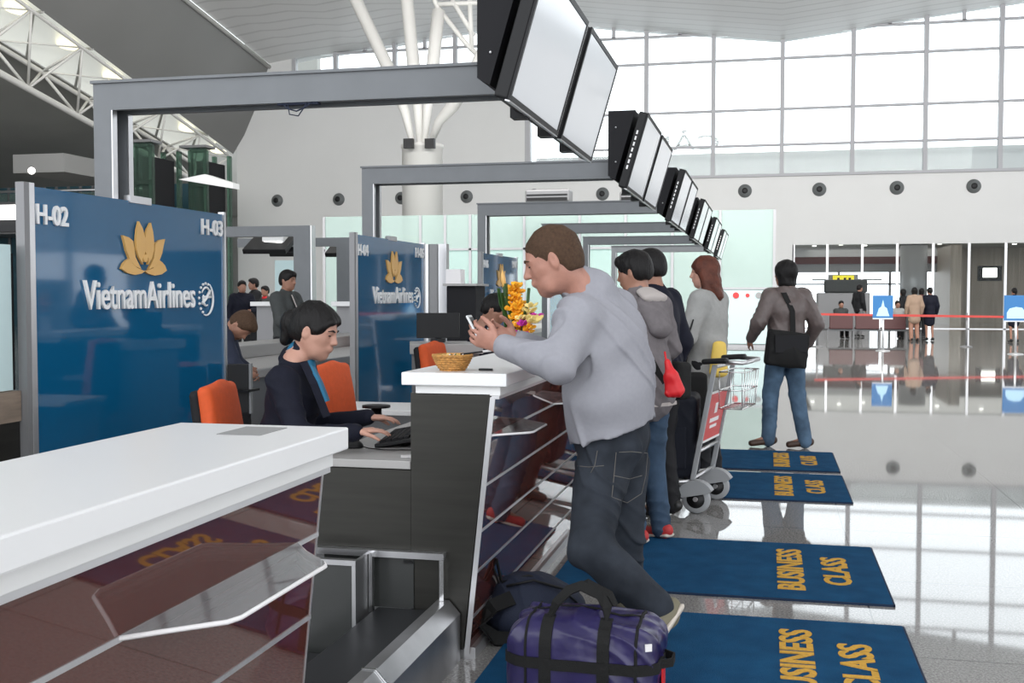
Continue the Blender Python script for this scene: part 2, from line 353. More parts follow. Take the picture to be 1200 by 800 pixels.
def nets(G, lo, h):
    s = G < 0; n = np.array(G.shape)-1
    c = np.zeros(n, np.int8)
    for i in (0, 1):
        for j in (0, 1):
            for k in (0, 1): c += s[i:n[0]+i, j:n[1]+j, k:n[2]+k]
    I = np.stack(np.nonzero((c > 0) & (c < 8)), 1); idx = np.full(n, -1, np.int32); idx[tuple(I.T)] = np.arange(len(I))
    acc = np.zeros((len(I), 3)); cnt = np.zeros(len(I))
    for a in range(3):
        b, d = (a+1) % 3, (a+2) % 3
        for u in (0, 1):
            for v in (0, 1):
                o0 = np.zeros(3, int); o0[b] = u; o0[d] = v; o1 = o0.copy(); o1[a] = 1
                g0 = G[tuple((I+o0).T)]; g1 = G[tuple((I+o1).T)]; m = (g0 < 0) != (g1 < 0); t = np.where(m, g0/np.where(m, g0-g1, 1), 0)
                p = np.tile(o0, (len(I), 1)).astype(float); p[:, a] += t; acc[m] += p[m]; cnt[m] += 1
    verts = lo+h*(I+acc/np.maximum(cnt, 1)[:, None]); F_ = []
    for a in range(3):
        b, d = (a+1) % 3, (a+2) % 3
        sl0 = [slice(None)]*3; sl1 = [slice(None)]*3; sl0[a] = slice(0, -1); sl1[a] = slice(1, None)
        s0 = s[tuple(sl0)]; s1 = s[tuple(sl1)]; E_ = np.stack(np.nonzero(s0 != s1), 1)
        E_ = E_[(E_[:, b] > 0) & (E_[:, d] > 0) & (E_[:, b] < n[b]) & (E_[:, d] < n[d])]; inside = s[tuple(E_.T)]
        eb = np.zeros(3, int); eb[b] = 1; ed = np.zeros(3, int); ed[d] = 1
        q = np.stack([idx[tuple((E_-eb-ed).T)], idx[tuple((E_-ed).T)], idx[tuple(E_.T)], idx[tuple((E_-eb).T)]], 1)
        q[~inside] = q[~inside][:, ::-1]; F_.append(q)
    Fq = np.concatenate(F_); return verts, Fq[(Fq >= 0).all(1)]

# ------------------------------------------------------------------ people
def unit(v): return Vector(v).normalized()
def add_hand(B, w, d, n, s=1, curl=.5, thumb=1, spread=.0):
    d = unit(d); n = Vector(n); n = unit(n-d*n.dot(d)); l = d.cross(n)*thumb; w = Vector(w)
    kn = w+d*.085*s; B.eca(w-d*.01, w+d*.072*s, l, .026*s, .017*s, .040*s, .014*s, k=.012)
    for i, (off, L) in enumerate(((.031, .074), (.0105, .083), (-.0105, .077), (-.031, .060))):
        p = w+d*(.078-.004*abs(i-1))*s+l*off*s; a = curl*.45
        for seg, f in enumerate((.45, .32, .23)):
            dr = d*math.cos(a)+n*math.sin(a)+l*spread*(1.5-i)*.25; q = p+unit(dr)*L*f*s; B.cap(p, q, (.0088-.0010*seg)*s, (.0080-.0010*seg)*s, k=.003); p = q; a += curl*.8
    p = w+d*.022*s+l*.024*s; q = p+unit(d*.62+l*.62+n*.25)*.042*s; r = q+unit(d*.85+l*.15+n*.45)*.032*s; e = r+unit(d*.8-l*.05+n*.6)*.024*s
    B.cap(p, q, .0135*s, .011*s, k=.008); B.cap(q, r, .0105*s, .0095*s, k=.003); B.cap(r, e, .0095*s, .0078*s, k=.003)
def add_head(B, c, f, u, s=1, nose=1.0, jaw=1.0):
    f = unit(f); u = Vector(u); u = unit(u-f*u.dot(f)); r = f.cross(u); c = Vector(c); P = lambda a, b, d: c+f*a*s+r*b*s+u*d*s; A = (f, r, u)
    B.ell(P(-.012, 0, .030), A, (.098*s, .077*s, .092*s), k=.02)
    B.ell(P(.024, 0, -.018), A, (.066*s, .063*s, .082*s), k=.03)
    B.ell(P(.034, 0, -.070), A, (.046*s, .046*jaw*s, .040*s), k=.035)
    B.cap(P(.060, 0, -.092), P(.066, 0, -.090), .021*s, .018*s, k=.022)
    for e in (-1, 1):
        B.cap(P(-.005, e*.052, -.035), P(.030, e*.038*jaw, -.078), .024*s, .022*s, k=.03)
        B.cap(P(.050, e*.036, -.018), P(.040, e*.048, -.012), .021*s, .018*s, k=.02)
        B.ell(P(.090, e*.030, .010), A, (.016*s, .020*s, .013*s), k=.014, op='sub')
        B.ell(P(.071, e*.031, .009), A, (.013*s, .015*s, .0125*s), k=.005)
        B.cap(P(.082, e*.018, .027), P(.072, e*.045, .027), .0085*s, .007*s, k=.012)
        B.ell(P(-.008, e*.081, -.002), (unit(f*.9-r*e*.35), unit(r*e*.9+f*.35), unit(u-f*.15)), (.019*s, .009*s, .033*s), k=.003)
        B.ell(P(-.004, e*.091, .003), (f, r, u), (.010*s, .006*s, .018*s), k=.004, op='sub')
    B.cap(P(.084, 0, .020), P(.104*(.9+.1*nose), 0, -.016), .009*s, .0115*s, k=.012)
    B.ell(P(.104*(.9+.1*nose), 0, -.020), A, (.014*s, .013*s, .010*s), k=.008)
    for e in (-1, 1): B.ell(P(.094, e*.012, -.023), A, (.010*s, .008*s, .007*s), k=.006)
    B.ell(P(.082, 0, -.050), A, (.016*s, .026*s, .014*s), k=.014)
    B.cap(P(.094, -.017, -.0475), P(.094, .017, -.0475), .0055*s, k=.004); B.cap(P(.092, -.014, -.0575), P(.092, .014, -.0575), .0062*s, k=.004)
def add_hair(B, c, f, u, style, s=1):
    f = unit(f); u = Vector(u); u = unit(u-f*u.dot(f)); r = f.cross(u); c = Vector(c); P = lambda a, b, d: c+f*a*s+r*b*s+u*d*s; A = (f, r, u)
    if style == 'crop':
        B.ell(P(-.014, 0, .031), A, (.1005*s, .0800*s, .0955*s), k=.01); B.ell(P(-.048, 0, -.02), A, (.056*s, .064*s, .07*s), k=.03)
        B.ell(P(.098, 0, -.015), A, (.050*s, .13*s, .088*s), k=.008, op='sub'); B.ell(P(.072, 0, -.11), A, (.085*s, .2*s, .128*s), k=.006, op='sub'); B.rbox(P(-.03, 0, -.145), A, (.1*s, .2*s, .08*s), .01, k=.01, op='sub')
    elif style == 'short':
        B.ell(P(-.016, 0, .036), A, (.110*s, .090*s, .104*s), k=.01); B.ell(P(-.055, 0, -.015), A, (.062*s, .076*s, .07*s), k=.03); B.ell(P(.055, 0, .085), A, (.045*s, .065*s, .035*s), k=.03)
        B.ell(P(.108, 0, -.022), A, (.056*s, .13*s, .088*s), k=.008, op='sub'); B.ell(P(.072, 0, -.11), A, (.085*s, .2*s, .128*s), k=.006, op='sub'); B.rbox(P(-.03, 0, -.155), A, (.1*s, .2*s, .08*s), .01, k=.01, op='sub')
    elif style == 'bun':
        B.ell(P(-.014, 0, .036), A, (.107*s, .086*s, .101*s), k=.01); B.ell(P(-.05, 0, -.005), A, (.065*s, .076*s, .07*s), k=.03)
        B.cap(P(.062, -.045, .078), P(.080, .030, .066), .018*s, .013*s, k=.02); B.cap(P(.072, .045, .065), P(.030, .076, .02), .014*s, .012*s, k=.02); B.cap(P(.072, -.045, .065), P(.030, -.076, .02), .014*s, .012*s, k=.02)
        B.ell(P(.108, 0, -.022), A, (.060*s, .13*s, .092*s), k=.008, op='sub'); B.ell(P(.072, 0, -.11), A, (.085*s, .2*s, .128*s), k=.006, op='sub'); B.rbox(P(-.03, 0, -.145), A, (.1*s, .2*s, .08*s), .01, k=.01, op='sub')
        B.ell(P(-.125, 0, .005), A, (.040*s, .044*s, .058*s), k=.02); B.ell(P(-.118, 0, -.055), A, (.028*s, .034*s, .045*s), k=.02)
    if style in ('crop', 'short', 'bun'):
        for e in (-1, 1): B.ell(P(-.001, e*.094, -.004), A, (.019*s, .018*s, .029*s), k=.004, op='sub')
    if style == 'long':
        B.ell(P(-.014, 0, .036), A, (.112*s, .092*s, .102*s), k=.01); B.eca(P(-.03, 0, -.0), P(-.05, 0, -.17), r, .092*s, .075*s, .105*s, .060*s, k=.03)
        for e in (-1, 1): B.cap(P(.02, e*.078, .0), P(.0, e*.085, -.15), .026*s, .034*s, k=.03)
        B.ell(P(-.09, .05, -.19), A, (.045*s, .05*s, .05*s), k=.03); B.ell(P(-.08, -.05, -.18), A, (.045*s, .05*s, .05*s), k=.03)
        
        for i in range(12): a = -1.9+i*3.8/11; B.ell(P(-.05-.05*math.cos(a), .085*math.sin(a), -.07-.04*(i % 3)), A, (.030*s, .030*s, .05*s), k=.015)
        B.ell(P(.120, 0, -.035), A, (.070*s, .072*s, .095*s), k=.008, op='sub')
    elif style == 'bob':
        B.ell(P(-.014, 0, .036), A, (.116*s, .096*s, .105*s), k=.01); B.eca(P(-.02, 0, .0), P(-.025, 0, -.075), r, .095*s, .088*s, .092*s, .080*s, k=.03)
        B.ell(P(.120, 0, -.045), A, (.065*s, .085*s, .095*s), k=.01, op='sub')
def figure(name, label, loc, J, st, res=.01, group=None):
    """J: joints in world space; st: clothes. One continuous body; hair and clothes are its children."""
    R = thing(name, label, 'person', loc, group); g = lambda k: Vector(J[k]); s = J.get('s', 1); hs = J.get('hs', s)
    hf, hu = unit(J['hf']), Vector(J['hu']); bw = J.get('bw', 1)
    lat = unit(g('sR')-g('sL')); hlat = unit(g('hR')-g('hL'))
    B = Blob(res*.85 if res < .012 else res)
    add_head(B, g('head'), hf, hu, hs, st.get('nose', 1), st.get('jaw', 1)); hup = unit(hu-hf*hu.dot(hf))
    B.cap(g('head')-hf*.02*hs-hup*.055*hs, g('neck')-hf*.01, .052*hs*st.get('neck', 1), .058*s*st.get('neck', 1), k=.03)
    B.eca(g('neck'), g('chest'), lat, .10*s, .06*s, .15*s*bw, .10*s*bw, k=.04); B.eca(g('chest'), g('waist'), lat, .15*s*bw, .10*s*bw, .12*s*bw, .09*s*bw, k=.04); B.eca(g('waist'), g('pelvis'), hlat, .12*s, .09*s, .14*s, .10*s, k=.04)
    for q in 'LR':
        B.cap(g('chest')+(g('s'+q)-g('chest'))*.5, g('s'+q), .06*s, .05*s, k=.03); B.cap(g('s'+q), g('e'+q), .047*s, .037*s); B.cap(g('e'+q), g('w'+q), .037*s, .025*s)
        hd = J.get('d'+q) or (g('w'+q)-g('e'+q)); hn = J.get('n'+q) or lat*(1 if q == 'L' else -1)
        if st.get('hands', True): add_hand(B, g('w'+q), hd, hn, s*st.get('handscale', 1), J.get('c'+q, .5), J.get('t'+q, 1 if q == 'L' else -1))
        B.cap(g('h'+q), g('k'+q), .072*s, .047*s, k=.03); B.cap(g('k'+q), g('a'+q), .047*s, .032*s); B.cap(g('a'+q), g('o'+q), .03*s, .025*s)
    B.build('body', st['skin'], R)
    if st.get('hair'):
        H = Blob(res*.8 if res < .012 else res); add_hair(H, g('head'), hf, hu, st['hair'], hs); H.wr = (.003, 60, (1, .3, .2)) if res < .012 else None; H.build('hair', st['haircol'], R)
    # top
    T = Blob(res); th = st.get('thick', .018); e = th*s; pf = st.get('puff', 1); a = st.get('topscale', 1)
    hem = g('pelvis')+(g('pelvis')-g('waist'))*st.get('hem', .2)
    nk = st.get('neck', 1); T.eca(g('neck')+(g('chest')-g('neck'))*.16, g('chest'), lat, .095*s+e, .060*s+e, (.155*s*bw+e)*a, (.105*s*bw+e)*a, k=.05)
    T.eca(g('chest'), g('waist'), lat, (.155*s*bw+e)*a, (.108*s*bw+e)*a, (.140*s*bw+e)*a*pf, (.105*s*bw+e)*a*pf, k=.04); T.eca(g('waist'), hem, hlat, (.140*s*bw+e)*a*pf, (.105*s*bw+e)*a*pf, (.150*s+e)*a*st.get('flare', 1), (.118*s+e)*a*st.get('flare', 1), k=.04)
    for q in 'LR':
        T.cap(g('chest')+(g('s'+q)-g('chest'))*.45-Vector((0, 0, .0)), g('s'+q), .070*s+e, .052*s+e, k=.05)
        T.cap(g('s'+q), g('e'+q), (.055*s+e)*st.get('arm', 1), (.042*s+e)*st.get('arm', 1), k=.03); wq = g('w'+q)+(g('w'+q)-g('e'+q)).normalized()*st.get('cuff', -.005)
        T.cap(g('e'+q), wq, (.042*s+e)*st.get('arm', 1), .030*s+e*.6, k=.02)
    T.cap(g('neck')-(g('head')-g('neck'))*.05, g('neck')+(g('head')-g('neck'))*st.get('collar', .18), .0615*s*nk+.008, .058*s*nk+.008, k=.03)
    for (a_, b_, r1, r2) in st.get('extra', ()): T.cap(a_, b_, r1, r2, k=.05)
    if st.get('cut'): T.cut(*st['cut'])
    T.wr = st.get('wr', (.006, 26, (.9, .5, .6))); tp = T.build('top', st['top'], R); tp.name = st.get('topname', 'jacket')
    # trousers / skirt
    L = Blob(res); le = st.get('leg', .016)*s
    if st.get('skirt'):
        L.eca(g('waist')+(g('pelvis')-g('waist'))*.5, g('pelvis'), hlat, .13*s+le, .10*s+le, .165*s+le, .12*s+le, k=.04); kn = (g('kL')+g('kR'))/2; L.eca(g('pelvis'), kn+Vector((0, 0, st['skirt'])), hlat, .165*s+le, .12*s+le, .16*s+le, .12*s+le, k=.04)
        o = L.build('skirt', st['bottom'], R)
    else:
        L.eca(g('waist')+(g('pelvis')-g('waist'))*.55, g('pelvis'), hlat, .135*s+le, .105*s+le, .155*s+le, .115*s+le, k=.04)
        for q in 'LR':
            L.cap(g('h'+q), g('k'+q), .082*s+le, .056*s+le, k=.03); ak = g('a'+q)+(g('a'+q)-g('k'+q)).normalized()*st.get('ak', .02); L.cap(g('k'+q), ak, .056*s+le, .038*s+le*1.3, k=.02)
        L.wr = st.get('lwr', (.006, 30, (.2, .1, 1))); o = L.build('trousers', st['bottom'], R)
    for q in 'LR':
        S_ = Blob(min(res, .012)); a0 = g('a'+q); tt = g('o'+q); fd = unit(tt-a0); dn = J.get('sole'+q) or Vector((0, 0, -1)); dn = unit(dn-fd*dn.dot(fd)); sd = fd.cross(dn)
        hl = a0-fd*.045*s+dn*.035*s; bl = tt+dn*.0
        S_.eca(hl, bl, sd, .034*s, .036*s, .045*s, .030*s, k=.03); S_.cap(a0+dn*.01, hl+fd*.05*s, .040*s, .040*s, k=.04); sh = S_.build('shoe', st['shoe'], R)
        if st.get('soles'):
            S2 = Blob(.006); h2 = hl+dn*.030*s; b2 = bl+dn*.026*s
            S2.eca(h2-fd*.004, b2+fd*.006, sd, .043*s, .013*s, .050*s, .013*s, k=.01); so = S2.build('sole', st['soles'], sh)
    return R
def stand(loc, yaw, h=1.75, lean=0, armL=None, armR=None, stride=0, hyaw=0, hpitch=0, split=.0, toe=None):
    """yaw: direction faced, radians from +X.  arms: ((elbow f,r,u),(wrist f,r,u)) in the body's frame, metres at 1.75 m."""
    s = h/1.75; f = Vector((math.cos(yaw), math.sin(yaw), 0)); r = Vector((math.sin(yaw), -math.cos(yaw), 0)); u = V(0, 0, 1); L = Vector(loc); P = lambda a, b, c: L+(f*a+r*b+u*c)*s
    hf = Vector((math.cos(yaw+hyaw)*math.cos(hpitch), math.sin(yaw+hyaw)*math.cos(hpitch), -math.sin(hpitch)))
    aL = armL or ((-.02, -.25, 1.15), (.06, -.25, .90)); aR = armR or ((-.02, .25, 1.15), (.06, .25, .90))
    tL, tR = toe or ((.14, -.015), (.14, .015))
    return dict(s=s, head=P(.03+lean, 0, 1.635), hf=hf, hu=u-hf*0+Vector((0, 0, 0)), neck=P(lean*.9-.01, 0, 1.47), chest=P(lean*.7, 0, 1.29), waist=P(lean*.3, 0, 1.08), pelvis=P(0, 0, .94),
        sL=P(lean*.8-.01, -.165, 1.42), sR=P(lean*.8-.01, .165, 1.42), eL=P(*aL[0]), wL=P(*aL[1]), eR=P(*aR[0]), wR=P(*aR[1]),
        hL=P(0, -.085, .92), hR=P(0, .085, .92), kL=P(.03+stride*.5, -.095-split*.5, .50), kR=P(.03-stride*.5, .095+split*.5, .50), aL=P(-.03+stride, -.10-split, .085), aR=P(-.03-stride, .10+split, .085),
        oL=P(-.03+stride+tL[0], -.10-split+tL[1], .035), oR=P(-.03-stride+tR[0], .10+split+tR[1], .035))

# ------------------------------------------------------------------ the hall
struct('floor', MB().box(-45, 34, -8, 80, -.2, 0), 'granite')
w = MB().box(-25.3, -10.94, 50, 50.5, 0, 10.5).box(-23.7, -22.4, 50, 50.5, 10.5, 12.9).box(-10.94, 32, 50, 50.5, 3.62, 6.66).box(-10.94, 1.06, 50, 50.5, 0, 3.62); struct('wall_far', w, 'white_wall')
struct('trim_1', MB().box(-10.94, 32, 49.9, 50.02, 6.60, 6.72), 'mullion')
CP = [(-23.58, 12.5), (-21.5, 12.8), (-18.57, 13.05), (-13.97, 13.57), (-10.74, 13.78), (-7.99, 13.56), (-5.68, 13.24), (-2.31, 12.84), (.43, 12.5), (3.09, 12.78), (6.36, 13.21), (9.21, 13.5), (13.4, 13.95), (18, 14.0), (24, 13.4), (32, 12.9)]
def cz(x):
    for a, b in zip(CP, CP[1:]):
        if a[0] <= x <= b[0]: return a[1]+(b[1]-a[1])*(x-a[0])/(b[0]-a[0])
    return CP[-1][1] if x > 0 else CP[0][1]
c = MB(); c.quads([[(x, y, z+(50.6-y)*.15*min(1, max(0, (-14-x)/9.5))) for x, z in CP] for y in (-6, 10, 20, 30, 40, 50.6)]); struct('ceiling', c, 'ceil_slats')
def sk(y, base, slope, y0=50): return base+slope*(y0-y)
YS = (0, 12, 24, 36, 44, 50)
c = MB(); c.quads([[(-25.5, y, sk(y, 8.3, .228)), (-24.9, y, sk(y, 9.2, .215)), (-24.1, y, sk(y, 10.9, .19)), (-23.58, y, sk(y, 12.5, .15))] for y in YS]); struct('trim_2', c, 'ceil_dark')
c = MB()
c.tube([(-23.55, y, sk(y, 12.42, .15)) for y in YS], .10, 8); struct('trim_3', c, 'seam')
# big dark side of the hall with the glazed roof light and its trusses
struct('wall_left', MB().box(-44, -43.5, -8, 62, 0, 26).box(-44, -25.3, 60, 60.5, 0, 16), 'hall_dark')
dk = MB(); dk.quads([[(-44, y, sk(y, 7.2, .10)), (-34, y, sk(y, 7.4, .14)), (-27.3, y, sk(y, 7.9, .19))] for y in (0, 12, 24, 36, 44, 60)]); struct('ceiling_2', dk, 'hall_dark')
sl = thing('roof_light', 'long glazed roof light above the white trusses at upper left', 'skylight', (-26.5, 30, 10))
c = MB(); c.quads([[(-27.3, y, sk(y, 7.95, .19)), (-26.4, y, sk(y, 8.9, .215)), (-25.5, y, sk(y, 8.35, .228))] for y in YS]); obj('glazing', c, 'skylight', sl)
for i, y in enumerate(range(13, 50, 3)):
    c = MB(); c.tube([(-27.3, y, sk(y, 7.9, .19)), (-26.4, y-.8, sk(y-.8, 8.8, .215)), (-25.5, y-1.5, sk(y-1.5, 8.3, .228))], .06, 6); obj('glazing_bar', c, 'seam', sl)
    c = MB(); c.ball((-26.5, y+1.4, sk(y+1.4, 8.62, .21)), (.32, .6, .12), 10); obj('lamp', c, 'lamp_warm', sl)
tr = thing('roof_truss', 'white tubular steel truss running beneath the glazed roof light', 'truss', (-27.0, 30, 8))
lo_ = [V(-26.9, y, sk(y, 6.7, .178)) for y in range(8, 51, 3)]; up_ = [V(-27.4, y, sk(y, 7.75, .190)) for y in range(8, 51, 3)]; ur = [V(-25.6, y, sk(y, 8.15, .226)) for y in range(8, 51, 3)]
obj('lower_chord', MB().tube(lo_, .13, 8), 'truss_white', tr); obj('upper_chord', MB().tube(up_, .10, 8), 'truss_white', tr); obj('upper_chord', MB().tube(ur, .07, 8), 'truss_white', tr)
c = MB()
for i in range(len(lo_)-1):
    m_ = (lo_[i]+lo_[i+1])/2; c.tube([m_, up_[i]], .06, 6).tube([m_, up_[i+1]], .06, 6).tube([m_, ur[i]], .05, 6).tube([m_, ur[i+1]], .05, 6).tube([up_[i], ur[i+1]], .035, 6).tube([up_[i], ur[i]], .05, 6)
obj('web', c, 'truss_white', tr)
# window wall above the white band
MX = [-22.3+0*0, -20.2, -17.24, -14.28, -11.32, -8.36, -5.4, -2.44, .52, 3.47, 6.43, 9.4, 12.36, 15.3, 18.3, 21.2, 24.2]
def wz0(x): return 10.5 if x < -10.95 else 6.66
f = MB()
for x in MX: f.box(x-.09, x+.09, 50.02, 50.3, wz0(x), cz(x)+.1)
for z in (7.99, 9.54, 11.73, 12.93):
    xs = [x for x in MX if x > -10 or z > 10.6]
    for a, b in zip(MX, MX[1:]):
        if (z < 10.6 and a < -11) : continue
        if cz(a) < z and cz(b) < z: continue
        f.box(a if a > -11.3 or z > 10.6 else -10.94, b, 50.06, 50.26, z-.045, z+.045)
f.box(-10.94, -10.7, 50, 50.4, 6.66, 12.5)
for a in range(1, len(MX)): f.box((MX[a-1]+MX[a])/2-.07, (MX[a-1]+MX[a])/2+.07, 50.06, 50.26, 12.93, max(12.95, cz((MX[a-1]+MX[a])/2)+.05))
wf = struct('window_1', f, 'mullion')
for a, b in zip(MX, MX[1:]):
    g = MB(); lo = wz0(b-.1); aa = a if a > -11.3 or lo > 10 else -10.94
    if a < -10.94 < b: g.box(a+.09, -10.94, 50.14, 50.16, 10.5, cz(a)); g.box(-10.7, b-.09, 50.14, 50.16, 6.66, cz(b))
    else: g.box(a+.09, b-.09, 50.14, 50.16, lo, (cz(a)+cz(b))/2+.1)
    obj('pane', g, 'window_glass', wf)
struct('trim_4', MB().box(-10.9, 32, 52.4, 52.8, 5.5, 7.98), 'ceil_light')
# three faint letter signs on the outside, seen back to front against the sky
lt = thing('roof_letters', 'faint pale letters standing outside behind the tall window', 'sign', (-5.2, 53, 8.2))
text('letter', 'CẢNG', (-2.3, 53.2, 8.25), (-1, 0, 0), (0, 0, 1), 4.6, .95, 'ceil_light', lt, .08)
# daylight side of the hall: glazed wall on the right
f = MB(); f.box(27.5, 28, -6, 50, 0, 2.2).box(27.5, 28, -6, 50, 12.2, 13.4)
struct('wall_right', f, 'white_wall')
f = MB()
for y in range(-6, 51, 4): f.box(27.6, 27.9, y-.1, y+.1, 2.2, 12.2)
for z in (5.5, 8.8): f.box(27.65, 27.85, -6, 50, z-.06, z+.06)
struct('window_2', f, 'mullion')
# ventilation nozzles along the white band
no = thing('air_nozzle', '', 'air nozzle', (-23.2, 49.99, 6.0), 'round air nozzles along the far white wall')
obj('ring', MB().lathe([(.14, .16), (.20, .10), (.29, .04), (.30, .0), (.27, -.01)], (-23.2, 50, 6.0), (0, -1, 0), 20), 'nozzle_ring', no)
obj('cup', MB().lathe([(.05, .165), (.13, .17), (.13, .10), (.05, .10)], (-23.2, 50, 6.0), (0, -1, 0), 16), 'black', no)
NW = ['leftmost', 'second', 'third', 'fourth', 'fifth', 'sixth', 'seventh', 'eighth', 'ninth', 'tenth', 'eleventh']
no['label'] = 'dark round air nozzle on far white wall, leftmost of the row'
for i, x in enumerate([-20.03, -16.9, -13.7, -10.5, -7.34, -1.04, 2.11, 5.3, 8.37, 11.5][:9]):
    dup(no, (x+23.2, 0, 0), 'dark round air nozzle on far white wall, '+(NW[i+1]+' from the left' if i < 8 else 'rightmost of the row'))
# glazed room behind the lower opening
rm = MB().box(-6, 32, 66, 66.3, 4.3, 7).box(1, 32, 50.5, 66, 3.9, 4.3).box(-6, 1.0, 66, 66.3, 0, 4.3); struct('wall_room', rm, 'hall_dark')
struct('wall_room_right', MB().box(8.6, 32, 62, 62.3, 0, 3.9).box(8.4, 8.9, 56, 62, 0, 3.9), 'brown_wall')
struct('trim_5', MB().box(1, 9, 60.2, 60.4, 3.05, 3.42), 'bench_red')
struct('trim_8', MB().box(1, 9, 60.25, 60.4, 3.42, 3.95), 'ceil_light')
struct('trim_6', MB().box(1, 9, 60.3, 60.4, 2.62, 3.05), 'grey_metal')
f = MB()
for x in (1.1, 3.8, 6.5, 8.3): f.box(x-.06, x+.06, 64, 64.2, 0, 3)
f.box(1, 8.4, 64, 64.2, 2.0, 2.08)
struct('window_3', f, 'mullion')
f = MB(); xs = [1.06, 2.48, 3.93, 5.36, 6.81, 8.24, 9.68, 11.1, 12.55, 14]
for x in xs: f.box(x-.05, x+.05, 50.0, 50.12, 0, 3.62)
f.box(1.06, 14, 50.0, 50.1, 0, .03); wf = struct('window_4', f, 'alu')
for a, b in zip(xs, xs[1:]): obj('pane', MB().box(a+.05, b-.05, 50.05, 50.06, .12, 3.62), 'window_glass', wf)
co = MB().lathe([(.62, 0), (.62, 3.9)], (6.75, 56, 0)); struct('trim_7', co, 'grey_metal')
for i, (x, y) in enumerate([(2.2, 57), (3.4, 56), (4.6, 57), (7.9, 56), (9.7, 55), (11.4, 57)]):
    tag(obj('ceiling_lamp', MB().lathe([(.10, 0), (.10, .04)], (x, y, 3.84)), 'lamp'), 'small round white ceiling lamp in the glazed room, '+['leftmost', 'second from the left', 'third from the left', 'third from the right', 'second from the right', 'rightmost'][i], 'ceiling light', 'ceiling lamps in the glazed room')
tv = thing('wall_television', 'small lit television hanging in the glazed room at right', 'television', (8.0, 54, 2.4)); p = at(1160, 320, 54)
ORG[tv.name] = p; tv.location = p
obj('frame', MB().box(p.x-.55, p.x+.55, p.y, p.y+.1, p.z-.38, p.z+.36), 'black', tv); obj('screen', MB().box(p.x-.32, p.x+.32, p.y-.01, p.y, p.z-.2, p.z+.25), 'lamp', tv)
ys = thing('hanging_sign', 'yellow lit sign hanging over the belt in the glazed room', 'sign', at(990, 329, 53)); p = at(990, 329, 53)
obj('panel', MB().box(p.x-.55, p.x+.42, p.y, p.y+.12, p.z-.26, p.z+.26), 'sign_yellow', ys); obj('frame', MB().box(p.x-.85, p.x+.62, p.y+.13, p.y+.2, p.z-.32, p.z+.3).box(p.x-1.5, p.x+1.7, p.y+.14, p.y+.18, p.z+.02, p.z+.1), 'grey_metal', ys)
for q in (-.30, 0, .22): obj('symbol', MB().box(p.x+q-.05, p.x+q+.06, p.y-.02, p.y, p.z-.15, p.z+.15), 'black', ys)
pc = thing('scanner_cabinet', 'low greenish scanner cabinet below the yellow sign', 'cabinet', at(990, 398, 40)); p = at(990, 360, 46)
obj('body', MB().box(p.x-1.1, p.x+1.0, p.y, p.y+1.2, 0, p.z+.6, .05), 'grey_metal', pc); obj('hood', MB().box(p.x-.8, p.x+.9, p.y+.1, p.y+1.1, p.z+.6, p.z+1.15, .08), 'charcoal', pc)

# white tree column
tc = thing('tree_column', 'white round column branching into sloping tubes behind the counters', 'column', (-12.68, 40, 0))
obj('trunk', MB().lathe([(.76, 0), (.76, 6.9), (.80, 6.92), (.80, 7.05), (.3, 7.05)], (-12.68, 40, 0), seg=32), 'truss_white', tc)
def pts(L): return [at(*q) for q in L]
for L in ([(484, 172, 41), (475, 132, 41), (455, 80, 42), (417, 0, 43), (380, -75, 44)], [(492, 172, 41), (490, 130, 41), (485, 80, 41.5), (477, 0, 42), (470, -75, 43)], [(497, 172, 41), (501, 130, 41), (507, 80, 41), (514, 12, 41)], [(503, 172, 41), (515, 142, 40.5), (530, 125, 40), (560, 75, 39), (590, 10, 38)]):
    n = len(L); obj('branch', MB().tube(pts(L), [.10]+[.17]+[.24]*(n-2) if n > 3 else .15, 12), 'truss_white', tc)
for L in ([(514, 10, 41), (545, 50, 41), (560, 65, 41)], [(512, 5, 41), (575, 3, 41)], [(530, 0, 41), (555, 42, 41)], [(505, -10, 41), (514, 12, 41)], [(550, -10, 41), (553, 60, 41)]): obj('strut', MB().tube(pts(L), .09, 8), 'truss_white', tc)
for q in ((479, 169), (504, 169)): p = at(*q, 40.6); obj('bracket', MB().box(p.x-.18, p.x+.18, p.y-.1, p.y+.1, p.z-.15, p.z+.2), 'black', tc)

# pale green glass booth across the end of the counters
bo = thing('glass_booth', 'pale green glazed screen wall closing the end of the check-in row', 'glass screen', (-6, 31, 0))
xs = [-12.9, -11.2, -9.9, -9.15, -8.4, -6.8, -5.2, -3.9, -2.6, -1.30, .15]
f = MB()
for x in xs: f.box(x-.035, x+.035, 31, 31.1, 0, 3.75)
f.box(-12.9, -1.3, 31, 31.08, 2.72, 2.78).box(-12.9, .15, 31, 31.1, .0, .08).box(-1.3, .15, 31, 31.08, 1.58, 1.64); obj('frame', f, 'mullion', bo)
for a, b in zip(xs, xs[1:]): obj('pane', MB().box(a+.035, b-.035, 31.04, 31.05, .08, 3.75), 'booth_glass', bo)
obj('door_panel', MB().box(-1.26, .11, 30.97, 31.0, .1, 1.56), 'frosted', bo)
obj('side_pane', MB().box(.13, .15, 31.1, 36, .05, 3.75), 'booth_glass', bo)
for x, r_, m_ in ((-.86, .085, 'red_sign'), (-.55, .055, 'red_sign'), (-.25, .085, 'grey_insert')): obj('sticker', MB().lathe([(r_, 0), (r_, .006)], (x, 30.96, 1.42), (0, -1, 0), 16), m_, bo)
obj('back_panel', MB().box(-10.5, -4.2, 34, 34.05, 0, 2.9), 'frosted', bo)

